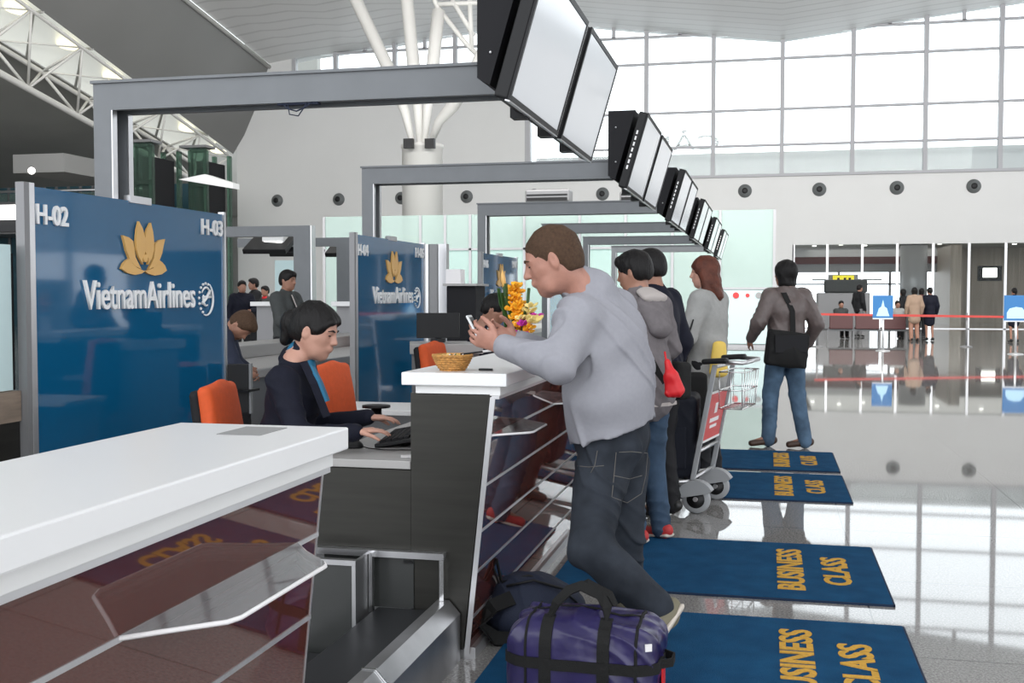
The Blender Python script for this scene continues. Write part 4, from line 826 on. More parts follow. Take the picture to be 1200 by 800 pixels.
# opposite island behind the panels: desks, cabinets, monitors
isl = thing('back_counter', 'grey back counter running along behind the agents', 'counter', (-4.8, 12, 0))
obj('body', MB().box(-5.35, -4.25, 7.2, 26, 0, .72), 'grey_metal', isl); obj('ledge', MB().box(-5.4, -4.2, 7.2, 26, .72, .80, .01), 'grey_desk', isl); obj('rear_ledge', MB().box(-5.42, -5.0, 7.2, 26, .80, .93, .01), 'grey_desk', isl)
fc = thing('frosted_rack', 'pale frosted glass screen on a wood and steel base at the left edge', 'glass screen', (-3.6, 3.9, 0))
obj('frosted_pane', MB().box(-3.53, -3.50, 3.2, 4.60, .97, 1.66), 'frosted', fc); obj('wood_rail', MB().box(-3.56, -3.48, 3.2, 4.63, .82, .965), 'wood', fc); obj('steel_base', MB().box(-3.56, -3.49, 3.2, 4.63, 0, .82), 'brushed', fc); obj('upright', MB().box(-3.54, -3.51, 4.60, 4.63, .97, 1.62), 'black', fc)
p = at(12, 249, 13); lb = thing('light_box', 'bright white lit strip sign at the left edge', 'sign', (p.x, p.y, p.z)); obj('lit_face', MB().box(p.x-.35, p.x+.17, p.y, p.y+.05, p.z-.08, p.z+.09), 'lamp', lb); obj('frame', MB().box(p.x-.4, p.x+.2, p.y+.05, p.y+.2, p.z-.22, p.z+.13), 'black', lb)
bc = thing('printer_cabinet', 'tall black cabinet between the second and third blue panels', 'cabinet', (-2.9, 9.6, 0)); q0, q1 = at(526, 335, 10), at(562, 335, 10)
obj('body', MB().box(q0.x, q1.x, 9.55, 9.9, 0, q0.z, .01), 'black_matt', bc); obj('top', MB().box(q0.x-.02, q1.x+.02, 9.5, 9.95, q0.z, q0.z+.02), 'grey_desk', bc)
q = at(543, 327, 10.3); tag(obj('white_carton', MB().box(q.x-.07, q.x+.07, 9.6, 9.75, q0.z+.02, q0.z+.15, .004), 'paper'), 'small white box on top of the tall black cabinet', 'box')
sc = thing('steel_column', 'grey steel double column right of the second blue panel', 'column', at(508, 480, 11.8)); p = at(508, 380, 11.8); sc.location = ORG[sc.name] = V(p.x, p.y, 0)
t_ = at(508, 286, 11.8).z
for i, dx in enumerate((-.10, .0, .10)): obj('profile', MB().box(p.x+dx-.045, p.x+dx+.045, p.y, p.y+.1, 0, t_), ['alu', 'grey_metal', 'alu'][i], sc)
wd = thing('angled_desk', 'grey desk wedge behind the wicker basket', 'desk', (-2.3, 7.8, 0)); p = at(522, 402, 7.9)
obj('top', MB().obox((p.x, p.y, 1.05), (.24, .08, 0), (-.08, .24, 0), (0, 0, .035), .005), 'grey_desk', wd); obj('pedestal', MB().obox((p.x, p.y, .51), (.22, .08, 0), (-.06, .2, 0), (0, 0, .505)), 'grey_metal', wd)
tm = thing('desk_monitor', 'black monitors back on the grey desk wedge, left of the phone', 'monitor', (p.x-.06, p.y, 1.086)); q = p+V(-.06, .02, 0)
obj('casing', MB().obox((q.x, q.y, 1.205), (.15, .03, 0), (-.003, .015, 0), (0, 0, .09), .004), 'black', tm); obj('stand', MB().obox((q.x, q.y, 1.10), (.05, .01, 0), (-.01, .05, 0), (0, 0, .012)).box(q.x-.02, q.x+.02, q.y, q.y+.02, 1.10, 1.16), 'black', tm)
# opposite row frames and hanging monitors
def back_frame(px, py, d, W, label):
    p = at(px, py, d); g = thing('overhead_gantry', label, 'gantry', (p.x, p.y, 0), 'grey steel gantries of the opposite row')
    obj('beam', MB().box(p.x-W, p.x-.30, p.y, p.y+.15, p.z-.16, p.z), 'beam_grey', g); obj('post', MB().box(p.x-.30, p.x-.02, p.y, p.y+.15, 0, p.z), 'beam_grey', g); obj('edge', MB().box(p.x-.02, p.x+.0, p.y, p.y+.15, 0, p.z), 'alu', g); return p
back_frame(365, 264, 17, 2.6, 'grey steel gantry of the opposite row, right of the first blue panel'); back_frame(412, 278, 20.5, 2.3, 'smaller grey steel gantry of the opposite row, left of the second blue panel')
def back_tv(px, py, d, w, label):
    p = at(px, py, d); g = thing('hanging_monitor', label, 'monitor', p, 'hanging monitors of the opposite row')
    obj('casing', MB().obox(p, (w, .05, 0), (0, .30, .16), (0, -.02, .04), .01), 'black', g); obj('mount', MB().box(p.x-.15, p.x+.25, p.y-.05, p.y+.3, p.z+.0, p.z+.2), 'white_lip', g); obj('lamp_strip', MB().box(p.x-.12, p.x+.22, p.y-.06, p.y-.05, p.z+.0, p.z+.03), 'lamp', g)
back_tv(318, 285, 19.5, .38, 'black hanging monitor seen from below under the opposite gantry, left one'); back_tv(342, 289, 21, .30, 'black hanging monitor seen from below under the opposite gantry, nearer the post'); back_tv(402, 290, 22, .24, 'small black hanging monitor at the left of the second blue panel')
for (px, py, d, w, lb) in ((313, 356, 15.5, .26, 'white counter top far behind, above the red chair beside the suited pair'), (403, 356, 14.5, .18, 'white counter top far behind, left of the second blue panel')):
    p = at(px, py, d); g = thing('check_in_counter', lb, 'counter', (p.x, p.y, 0)); obj('counter_top', MB().box(p.x-w, p.x+w, p.y, p.y+1.2, p.z-.03, p.z+.03, .005), 'white_gloss', g); obj('body', MB().box(p.x-w*.8, p.x+w*.8, p.y+.1, p.y+1.1, 0, p.z-.03), 'grey_metal', g)
fp = thing('frosted_rack', 'pale blue frosted glass screen behind the man in dark jacket', 'glass screen', at(340, 395, 19)); q0, q1 = at(322, 305, 19), at(374, 305, 19); obj('frosted_pane', MB().box(q0.x, q1.x, q0.y, q0.y+.03, .9, q0.z), 'frosted', fp); obj('base', MB().box(q0.x, q1.x, q0.y, q0.y+.05, 0, .9), 'grey_metal', fp)

from mathutils.bvhtree import BVHTree
def bvh(root, part):
    for o in bpy.data.objects:
        if o.parent == root and o.name.split('.')[0] == part:
            v = [root.location+q.co for q in o.data.vertices]; return BVHTree.FromPolygons(v, [tuple(q.vertices) for q in o.data.polygons])
def hit(tree, a, d, off=.002):
    h = tree.ray_cast(a, unit(d)); return None if h[0] is None else h[0]-unit(d)*off
# ------------------------------------------------------------------ luggage
dc = V(-.610, 3.83, 0); da = unit(RT*.965-FW.cross(V(0, 0, 1)).cross(V(0, 0, 1))*0-V(FW.x, FW.y, 0)*.26); da.z = 0; da.normalize(); db = V(-da.y, da.x, 0); uz = V(0, 0, 1)
df = thing('duffel_bag', 'dark violet-blue duffel bag with black straps on the floor beside the counter', 'bag', dc)
B = Blob(.0065); B.rbox(dc+uz*.145, (da, db, uz), (.185, .085, .075), .078, k=.02); B.ell(dc+uz*.225+da*.0, (da, db, uz), (.205, .13, .085), k=.05); B.ell(dc+uz*.15+da*.19, (da, db, uz), (.055, .13, .11), k=.03); B.wr = (.008, 20, (.8, .3, .9)); B.build('bag_body', 'duffel', df)
dt = bvh(df, 'bag_body')
def ring(off, a0, a1, n=16, cz0=.16, o=.004): 
    L = []
    for i in range(n):
        a = math.radians(a0+(a1-a0)*i/(n-1)); d = -db*math.cos(a)+uz*math.sin(a); h = hit(dt, dc+da*off+uz*cz0+d*.8, -d, o)
        if h is not None: L.append(h)
    return L
for off in (-.115, .085):
    obj('strap', MB().strap(ring(off, -40, 62), da, .042, .006), 'webbing', df)
e0 = ring(-.115, 60, 62, 2)[0]; e1 = ring(.085, 60, 62, 2)[0]
obj('handle', MB().strap([e0, e0+uz*.045+da*.02, e0+uz*.085+da*.06+db*.03, (e0+e1)/2+uz*.10+db*.04, e1+uz*.075-da*.03+db*.03, e1+uz*.04, e1], [db*.6+uz*.8]*7, .036, .008), 'webbing', df)
e0 = ring(-.115, 118, 120, 2)[0]; e1 = ring(.085, 118, 120, 2)[0]
obj('handle', MB().strap([e0, e0+uz*.045+da*.02, (e0+e1)/2+uz*.08, e1+uz*.04-da*.02, e1], [db*.8+uz*.5]*5, .034, .008), 'webbing', df)
L = []
for i in range(30):
    a = math.radians(-175+i*175/29.); d = da*math.cos(a)+db*math.sin(a); h = hit(dt, dc+uz*.165+d*.8, -d, .004)
    if h is not None: L.append(h)
obj('side_band', MB().strap(L, uz, .038, .006), 'webbing', df)
obj('zip', MB().tube([q for q in (hit(dt, dc+da*(-.2+.04*i)+uz*.8+db*.03*math.sin(i*.6), -uz, .002) for i in range(11)) if q], .005, 6), 'webbing', df)
obj('end_piping', MB().tube(ring(.195, -30, 120, 16, o=.002), .006, 6), 'webbing', df)
obj('end_piping', MB().tube(ring(-.185, -30, 120, 16, o=.002), .005, 6), 'webbing', df)
h = hit(dt, dc+uz*.24+(da*.235)-db*.8, db-da*.0, .004); obj('tag', MB().obox(h, unit(da+db*.6)*.012, uz*.012, unit(da*.6-db)*.003), 'paper', df)
h = hit(dt, dc+uz*.11+da*.8-db*.03, -da, .003); obj('patch', MB().obox(h, db*.03, uz*.035, da*.003), 'red_cloth', df)
h = hit(dt, dc+uz*.165+da*.8, -da, .0); obj('end_handle', MB().strap([h-db*.07, h+da*.035-db*.04, h+da*.035+db*.02, h+db*.05], uz, .03, .007), 'webbing', df)
bc_ = V(-.93, 4.52, 0); bp_ = thing('backpack', 'dark slate backpack lying behind the duffel bag', 'backpack', bc_)
B = Blob(.008); xa = unit(RT*.9+V(0, .35, 0)); xb = V(-xa.y, xa.x, 0); xs_ = unit(xa*.92-uz*.36); xu = xs_.cross(xb)*-1
B.ell(bc_+uz*.135, (xs_, xb, unit(uz*.92+xa*.36)), (.20, .14, .115), k=.02); B.ell(bc_+uz*.10-xa*.10, (xa, xb, uz), (.13, .14, .10), k=.04); B.ell(bc_+uz*.09+xa*.08, (xa, xb, uz), (.13, .14, .09), k=.04); B.wr = (.006, 18, (.9, .3, .6)); B.build('bag_body', 'pack', bp_)
for q in (-.06, .0): obj('zip', MB().tube([bc_-xa*.17+uz*.235+xb*(q-.02), bc_-xa*.06+uz*(.262+q*.1)+xb*(q-.045), bc_+xa*.06+uz*.215+xb*(q-.06), bc_+xa*.15+uz*.125+xb*(q-.06)], .006, 6), 'black', bp_)
obj('loop', MB().strap([bc_-xa*.17+uz*.22, bc_-xa*.20+uz*.30, bc_-xa*.185+uz*.33, bc_-xa*.165+uz*.24], xb, .025, .006), 'webbing', bp_)
obj('strap', MB().strap([bc_-xa*.15-xb*.10+uz*.19, bc_-xa*.24-xb*.12+uz*.17, bc_-xa*.29-xb*.10+uz*.10, bc_-xa*.22-xb*.10+uz*.03, bc_-xa*.12-xb*.12+uz*.02], xb*.6+uz*.8, .06, .014), 'webbing', bp_)

# trolley
def trolley():
    X0 = -.40; ya, yb = 7.36, 7.90; g = thing('luggage_trolley', 'steel luggage trolley with red advert plate and wire basket', 'trolley', (-.6, 7.63, 0))
    for y in (ya, yb):
        obj('upright', MB().obox(((X0+.05), y, .57), (.016, 0, .0), (0, .014, 0), (.075, 0, .40), .004), 'wheel_grey', g)
        obj('base_rail', MB().tube([(X0, y, .20), (X0-.35, y*.7+.3*7.63, .15), (X0-.68, y*.45+.55*7.63, .13)], .016, 8), 'alu', g)
        w = obj('wheel', MB().lathe([(.045, -.018), (.088, -.020), (.094, -.012), (.094, .012), (.088, .020), (.045, .018)], (X0+.02, y-.05, .095), (0, 1, 0), 24), 'wheel_grey', g); obj('hub', MB().lathe([(.0, -.022), (.060, -.021), (.060, .021), (0, .022)], (X0+.02, y-.05, .095), (0, 1, 0), 20), 'black', w); obj('axle', MB().lathe([(.016, -.03), (.016, .03)], (X0+.02, y-.05, .095), (0, 1, 0), 12), 'alu', w)
        mg = MB(); prof = [(X0-.07, .10)]+[(X0+.02+.125*math.cos(a), .095+.125*math.sin(a)) for a in [math.radians(t) for t in range(165, 15, -15)]]+[(X0+.11, .14), (X0+.02, .12)]
        mg.prism(prof, (0, y-.085, 0), (1, 0, 0), (0, 0, 1), (0, 1, 0), .075); obj('mudguard', mg, 'wheel_grey', g)
        obj('grip', MB().obox((X0+.13, y-.02, .995), (.085, 0, .006), (0, .032, 0), (0, 0, .018), .014), 'black', g)
        obj('handle_arm', MB().tube([(X0+.17, y, .99), (X0+.30, y, .985), (X0+.31, y+(.08 if y == ya else -.08), .985)], .014, 8), 'alu', g)
    obj('front_wheel', MB().lathe([(.02, -.02), (.055, -.02), (.055, .02), (.02, .02)], (X0-.66, 7.63, .055), (0, 1, 0), 16), 'black', g)
    obj('handle_bar', MB().tube([(X0+.31, ya+.06, .985), (X0+.31, yb-.06, .985)], .014, 8), 'alu', g)
    for z in (.22, .40, .955): obj('cross_bar', MB().tube([(X0+.05+(z-.57)*.1875, ya, z), (X0+.05+(z-.57)*.1875, yb, z)], .013, 8), 'alu', g)
    ad = obj('advert_plate', MB().obox((X0+.053, 7.63, .615), (.008, 0, 0), (0, .24, 0), (.031, 0, .165)), 'red_sign', g); q = V(X0+.062, 7.63, .615); v_ = unit((.031, 0, .165))
    obj('plate_border', MB().obox(q+v_*.166, (.002, 0, 0), (0, .25, 0), v_*.008).obox(q-v_*.166, (.002, 0, 0), (0, .25, 0), v_*.008), 'sign_white', ad); obj('print', MB().obox(q-v_*.03, (.0015, 0, 0), (0, .12, 0), v_*.014).obox(q-v_*.075, (.0015, 0, 0), (0, .09, 0), v_*.010).obox(q+v_*.05, (.0015, 0, 0), (0, .035, 0), v_*.035), 'sign_white', ad)
    bs = MB(); x0, x1, y0, y1, z0, z1 = X0+.14, X0+.29, ya+.06, yb-.06, .68, .92
    for z, e in ((z1, .02), ((z0+z1)/2, .01), (z0, 0)): bs.tube([(x0, y0, z), (x1+e, y0, z), (x1+e, y1, z), (x0, y1, z), (x0, y0, z)], .005, 6)
    for i in range(7): y = y0+(y1-y0)*i/6; bs.tube([(x1+.02, y, z1), (x1, y, z0), (x0, y, z0)], .003, 5)
    for i in range(3): x = x0+(x1-x0)*i/2; bs.tube([(x, y0, z1), (x, y0, z0), (x, y1, z0), (x, y1, z1)], .003, 5)
    obj('wire_basket', bs, 'chrome', g); obj('platform', MB().obox((X0-.33, 7.63, .155), (.30, 0, -.03), (0, .15, 0), (0, 0, .006)), 'grey_metal', g); return g
tl = trolley(); tl.rotation_euler.z = math.radians(-11); tl.location.x += .0
sc_ = thing('suitcase', 'black soft suitcase standing on the luggage trolley', 'suitcase', (-.66, 7.62, .19))
B = Blob(.011); B.rbox((-.62, 7.60, .475), (V(1, 0, 0), V(0, 1, 0), V(0, 0, 1)), (.125, .17, .235), .045, k=.01); B.ell((-.74, 7.58, .45), (V(1, 0, 0), V(0, 1, 0), V(0, 0, 1)), (.05, .17, .22), k=.04); B.wr = (.003, 20, (.5, .2, .9)); B.build('case', 'suitcase', sc_)
obj('handle', MB().strap([(-.66, 7.56, .755), (-.66, 7.57, .79), (-.66, 7.66, .79), (-.66, 7.67, .755)], (1, 0, 0), .03, .012), 'black', sc_)
obj('front_pocket', MB().box(-.76, -.52, 7.375, 7.395, .27, .55, .009), 'suitcase', sc_); obj('zip', MB().tube([(-.76, 7.40, .28), (-.77, 7.40, .66), (-.73, 7.41, .735), (-.52, 7.41, .735), (-.475, 7.40, .66), (-.475, 7.40, .28)], .006, 6), 'black', sc_)
for x in (-.72, -.52): obj('wheel', MB().lathe([(.028, -.012), (.028, .012)], (x, 7.42, .21), (1, 0, 0), 12), 'black', sc_)
pb = thing('white_bag', 'small white bag lying on top of the black suitcase', 'bag', (-.72, 7.6, .76)); B = Blob(.01); B.ell((-.745, 7.55, .80), (V(1, 0, 0), V(0, 1, 0), V(0, 0, 1)), (.09, .10, .045), k=.01); B.wr = (.008, 25, (1, 0, 1)); B.build('sack', 'paper', pb)
obj('neck', MB().lathe([(.02, 0), (.012, .02), (.03, .045)], (-.745, 7.55, .83), (.2, 0, 1), 10), 'paper', pb)

# ------------------------------------------------------------------ rope barrier, sign stands, bench
def sign_stand(px, pyb, x0, x1, y0, y1, label, blob):
    b = Vector((0, 0, 0)); d = 1.42*1300/(pyb-346)*1.0; b = at((x0+x1)/2, pyb, d); b.z = 0; g = thing('sign_stand', label, 'sign', b, 'blue notice stands at the rope barrier')
    a0, a1 = at(x0, y0, d), at(x1, y1, d); obj('board', MB().box(a0.x, a1.x, b.y, b.y+.04, a1.z, a0.z, .005), 'sign_blue', g); obj('pole', MB().tube([(b.x, b.y+.02, .02), (b.x, b.y+.02, a1.z)], .03, 10), 'alu', g); obj('base', MB().lathe([(0, 0), (.19, 0), (.17, .02), (.04, .035), (.03, .05)], b), 'alu', g)
    w, h = a1.x-a0.x, a0.z-a1.z; cx = (a0.x+a1.x)/2
    if blob == 'tower': obj('picture', MB().prism([(-.16, 0), (.16, 0), (.12, .12), (.10, .20), (.04, .24), (0, .42), (-.04, .24), (-.10, .20), (-.12, .12)], (cx, b.y-.001, a1.z+.06), (1, 0, 0), (0, 0, 1), (0, -1, 0), .004), 'sign_pale', g)
    else: obj('picture', MB().prism([(-.20, .0), (.22, 0), (.22, .15), (.14, .26), (0, .28), (-.14, .24), (-.20, .14)], (cx, b.y-.001, a1.z+.06), (1, 0, 0), (0, 0, 1), (0, -1, 0), .004), 'sign_pale', g)
    obj('silver_edge', MB().box(a0.x, a1.x, b.y-.004, b.y, a1.z-.02, a1.z+.01), 'alu', g); return b
sA = sign_stand(1034, 411, 1023, 1046, 346, 373, 'blue notice board on a thin silver pole, left of the two', 'tower'); sB = sign_stand(1190, 415, 1177, 1203, 346, 376, 'blue notice board on a silver pole at the right edge', 'dome')
rb = thing('barrier_tape', 'red barrier tape stretched across the hall in front of the glazed room', 'tape', (3, 31, .85)); c = at(955, 368, 30.5); c2 = at(1230, 372, 30.5)
obj('tape', MB().strap([c, (c+c2)/2, c2], (0, 0, 1), .062, .004), 'tape_red', rb)
for px, pb_ in ((958, 402), (1133, 403)):
    q = at(px, 369, 30.6); g = thing('barrier_post', 'slim steel post carrying the red barrier tape, '+('behind the man in leather jacket' if px < 1000 else 'below the brown glazed bay'), 'post', (q.x, q.y, 0)); obj('pole', MB().tube([(q.x, q.y, .02), (q.x, q.y, q.z+.06)], .028, 10), 'grey_metal', g); obj('base', MB().lathe([(0, 0), (.17, 0), (.15, .02), (.03, .04)], (q.x, q.y, 0)), 'grey_metal', g)
bn = thing('bench', 'dark red row of waiting seats beyond the red tape', 'bench', at(1015, 400, 35)); p0, p1 = at(970, 385, 36), at(1060, 385, 36)
for i in range(3):
    x0 = p0.x+(p1.x-p0.x)*i/3+.05; x1 = p0.x+(p1.x-p0.x)*(i+1)/3-.03; obj('backrest', MB().obox(((x0+x1)/2, p0.y, .58), ((x1-x0)/2, 0, 0), (0, .03, 0), (0, .04, .24), .02), 'bench_red', bn); obj('seat', MB().box(x0, x1, p0.y, p0.y+.5, .33, .39, .01), 'bench_red', bn)
obj('beam', MB().box(p0.x, p1.x, p0.y+.1, p0.y+.2, .27, .33), 'grey_metal', bn)
for i in range(4): x = p0.x+(p1.x-p0.x)*i/3; obj('leg', MB().box(x-.03, x+.03, p0.y, p0.y+.5, 0, .27), 'grey_metal', bn)

# ------------------------------------------------------------------ people
FH = V(-math.sin(YAW), math.cos(YAW), 0)   # horizontal axis away from the lens' station point
def look(lat, away, down): return RT*lat+FH*away+V(0, 0, -down)
def eyes(fig, J, brow='hair_black', s=1, wide=1):
    f = unit(J['hf']); u = Vector(J['hu']); u = unit(u-f*u.dot(f)); r = f.cross(u); c = Vector(J['head']); s = J.get('hs', J['s'])
    for e in (-1, 1):
        obj('eye', MB().ball(c+f*.0795*s+r*e*.031*s+u*.0085*s, (.0075*s, .0125*s*wide, .0035*s), 10, (f, r, u)), 'black', fig)
        obj('eyebrow', MB().tube([c+f*.094*s+r*e*.014*s+u*.029*s, c+f*.091*s+r*e*.033*s+u*.034*s, c+f*.075*s+r*e*.052*s+u*.027*s], [.003*s, .0036*s, .002*s], 6), brow, fig)
# the man leaning on the counter
J = dict(s=1.04, hs=1.11, bw=1.08, head=at(648, 306, 4.33), hf=look(-.93, .10, .36), hu=V(0, 0, 1)-RT*.25, neck=at(686, 342, 4.40), chest=at(706, 400, 4.43), waist=at(713, 455, 4.46), pelvis=at(718, 512, 4.50),
         sL=at(680, 371, 4.25), sR=at(718, 362, 4.60), eL=at(655, 426, 4.17), wL=at(588, 407, 4.24), eR=at(668, 425, 4.62), wR=at(606, 401, 4.46),
         dL=look(-.9, .06, -.42), dR=look(-.85, -.15, -.35), nL=look(-.3, .9, -.5), nR=look(-.2, -.9, -.45), cL=.85, cR=.7, tL=-1, tR=1,
         hL=at(706, 552, 4.44), hR=at(728, 545, 4.62), kL=at(692, 640, 4.28), kR=at(730, 625, 4.60), aL=at(773, 715, 4.30), aR=at(735, 700, 4.78), oL=at(748, 772, 4.14), oR=at(741, 713, 4.95), soleL=look(.9, 0, .40))
J['wL'] = at(584, 405, 4.24)
man = figure('person', 'man in light grey sweatshirt and dark jeans leaning on the counter with a phone', at(735, 730, 4.7)*1, J, dict(skin='skin', hair='crop', haircol='hair_brown', top='sweat', topname='sweatshirt', bottom='denim_dark', shoe='khaki', soles='sole', thick=.026, puff=1.14, topscale=1.04, flare=1.02, hem=.75, arm=.98, wr=(.011, 13, (1, .3, .9)), leg=.022, lwr=(.010, 17, (.5, .3, 1)), neck=1.12, ak=-.03, handscale=1.02, cuff=-.025, jaw=1.15, collar=.34, extra=[(at(694, 339, 4.41), at(712, 378, 4.50), .078, .10), (at(712, 378, 4.50), at(733, 425, 4.5), .10, .10)], cut=(at(716, 508, 4.4), look(.30, 0, .95))), res=.0075)
eyes(man, J, 'hair_brown')
tr_ = bvh(man, 'trousers')
for line in ([(722, 530), (720, 552), (717, 582), (735, 589), (752, 578), (757, 556), (759, 531), (740, 529), (722, 530)], [(719, 557), (738, 561), (756, 556)], [(668, 545), (690, 547), (712, 545)], [(700, 528), (697, 545), (691, 556)]):
    P_ = []
    for (x0, y0), (x1, y1) in zip(line, line[1:]):
        for i in range(5): P_.append(hit(tr_, V(0, 0, CH), at(x0+(x1-x0)*i/5, y0+(y1-y0)*i/5, 1)-V(0, 0, CH)))
    P_ = [q for q in P_ if q is not None and (q-man.location).length < 1.2]
    if len(P_) > 3: obj('stitching', MB().tube(P_, .0016, 5), 'stitch', man)
ph = thing('mobile_phone', 'silver mobile phone held up by the man in grey sweatshirt', 'phone', at(553, 380, 4.26)); p = at(556, 383, 4.27); pa = look(-.45, .1, -.85).normalized(); pb2 = look(.2, .95, -.1).normalized(); pb2 = (pb2-pa*pb2.dot(pa)).normalized(); pc2 = pa.cross(pb2)
obj('case', MB().obox(p, pa*.050, pb2*.026, pc2*.0055, .003), 'phone_grey', ph); obj('screen', MB().obox(p-pc2*.0058, pa*.040, pb2*.023, pc2*.0006), 'black', ph); obj('edge', MB().obox(p, pa*.0505, pb2*.0265, pc2*.002), 'alu', ph)
# seated agent
J = dict(s=.90, hs=.97, head=at(369, 389, 4.72), hf=look(.93, -.18, .30), hu=V(0, 0, 1)+RT*.15, neck=at(348, 423, 4.75), chest=at(345, 466, 4.76), waist=at(334, 512, 4.78), pelvis=at(330, 560, 4.8),
         sL=at(350, 440, 4.95), sR=at(331, 447, 4.58), eL=at(372, 498, 4.98), wL=at(432, 489, 4.84), eR=at(350, 512, 4.50), wR=at(418, 506, 4.56),
         dL=look(.9, .1, .02), dR=look(.98, .12, -.10), nL=V(0, 0, -1), nR=V(0, 0, -1), cL=.38, cR=.38, tL=1, tR=-1,
         hL=at(336, 568, 4.9), hR=at(328, 572, 4.68), kL=at(418, 575, 4.95), kR=at(412, 590, 4.72), aL=at(420, 660, 4.95), aR=at(412, 675, 4.75), oL=at(440, 672, 4.95), oR=at(432, 688, 4.75))
ag = figure('person', 'female agent in dark navy jacket typing at the desk, hair tied in a bun', at(350, 690, 4.8)*1, J, dict(skin='skin_pale', hair='bun', haircol='hair_black', top='navy', bottom='navy', shoe='shoe_black', thick=.014, neck=.85, collar=.42, extra=[(at(342, 417, 4.80), at(350, 436, 4.77), .046, .07)], nose=.7, jaw=.95, arm=.98, wr=(.0045, 22, (.8, .4, 1))), res=.0075)
S_ = Blob(.006); hfv = unit(J['hf']); S_.cap(J['neck']+V(0, 0, .00), J['neck']+V(0, 0, .035)+RT*.012, .062, .056, k=.01); S_.ell(J['neck']+RT*.055+V(0, 0, -.025)-FH*.02, (RT, FH, uz), (.030, .04, .05), k=.02); S_.build('collar', 'teal', ag)
e_ = MB(); e_.strap([at(366, 430, 4.66), at(375, 447, 4.62), at(384, 470, 4.62)], FH, .05, .012); obj('blouse', e_, 'teal', ag)
lp = MB(); lp.strap([at(356, 425, 4.64), at(368, 450, 4.60), at(383, 488, 4.60)], RT+FH*.2, .032, .010); obj('lapel', lp, 'navy', ag)
obj('lips', MB().ball(J['head']+hfv*.089*.97-unit(J['hu']-hfv*J['hu'].dot(hfv))*.051, (.009, .015, .007), 10, (hfv, hfv.cross(uz).normalized(), uz)), 'lip', ag)
eyes(ag, J)

def person_at(px, pyfeet_d, label, yaw, h, st, res, **k):
    d = pyfeet_d; p = at(px, 400, d); p.z = 0; Jq = stand(p, yaw, h, **k); return figure('person', label, p, Jq, st, res), Jq, p
yl = YAW   # yaw helpers: facing straight away from the station = pi/2+YAW
AW = math.pi/2+YAW
# boy in grey hoodie
hd, Jh, ph_ = person_at(757, 6.35, 'boy in grey hoodie and jeans with a black shoulder strap at the second counter', AW+.75, 1.66, dict(skin='skin_tan', hair='short', haircol='hair_black', top='hoodie', topname='hoodie', bottom='denim_mid', shoe='shoe_red', soles='sole', thick=.034, flare=1.05, hem=.35, nose=.8, wr=(.009, 16, (.8, .5, 1))), .010, lean=.07, hpitch=.25, hyaw=.35, armL=((.16, -.24, 1.17), (.36, -.14, 1.12)), armR=((.05, .27, 1.17), (.24, .24, 1.05)), split=.02)
f_ = V(math.cos(AW+.75), math.sin(AW+.75), 0); r_ = V(f_.y, -f_.x, 0)
B = Blob(.009); B.eca(Jh['neck']-f_*.085-uz*.03, Jh['neck']-f_*.155-uz*.16, r_, .13, .06, .085, .055, k=.03); B.cap(Jh['neck']+r_*.09-uz*.01, Jh['neck']-f_*.06+uz*.01, .035, .04, k=.03); B.cap(Jh['neck']-r_*.09-uz*.01, Jh['neck']-f_*.06+uz*.01, .035, .04, k=.03); B.wr = (.006, 24, (.5, .4, 1)); B.build('hood', 'hoodie', hd)
B = Blob(.007); B.eca(Jh['neck']-f_*.055+uz*.045, Jh['neck']-f_*.115+uz*.012, r_, .085, .03, .105, .034, k=.02); B.build('hood_lining', 'hood_lining', hd)
obj('hem_band', MB().strap([Jh['pelvis']-uz*.085-r_*.19-f_*.0, Jh['pelvis']-uz*.085-r_*.12-f_*.125, Jh['pelvis']-uz*.085-f_*.16, Jh['pelvis']-uz*.085+r_*.12-f_*.125, Jh['pelvis']-uz*.085+r_*.19], uz, .02, .008), 'hood_lining', hd)
sbt = None
sb = thing('shoulder_bag', 'black shoulder bag hanging in front of the boy in grey hoodie', 'bag', ph_+r_*.3+uz*.8)
hb_ = bvh(hd, 'hoodie'); L = [hit(hb_, V(0, 0, CH), at(x, y, 1)-V(0, 0, CH), .006) for x, y in ((733, 362), (738, 374), (744, 386), (750, 398), (757, 411), (764, 424), (771, 437), (778, 449))]
obj('strap', MB().strap([q for q in L if q and (q-ph_).length < 2.2], RT+uz*.4, .040, .007), 'webbing', sb)
B = Blob(.01); B.rbox(Jh['pelvis']+r_*.25+f_*.02+uz*.03, (f_, r_, uz), (.09, .03, .08), .03, k=.01); B.build('pouch_body', 'webbing', sb)
rp = thing('red_pouch', 'bright red pouch hanging at the hip of the boy in grey hoodie', 'pouch', at(790, 462, 6.1))
B = Blob(.006); B.cap(at(782, 424, 6.12), at(787, 442, 6.1), .018, .035, k=.02); B.eca(at(787, 440, 6.1), at(791, 458, 6.1), RT, .040, .030, .055, .035, k=.02); B.wr = (.005, 30, (1, .2, .2)); B.build('sack', 'red_cloth', rp); obj('cord', MB().tube([at(779, 412, 6.14), at(781, 425, 6.12)], .006, 6), 'red_cloth', rp)
# person behind the boy
p4, J4, q4 = person_at(774, 7.1, 'dark-haired person in navy jacket half hidden behind the boy in hoodie', AW+.9, 1.70, dict(skin='skin_tan', hair='short', haircol='hair_black', top='navy', bottom='black_matt', shoe='shoe_black', thick=.03), .012, lean=.06, hpitch=.2, hyaw=.2)
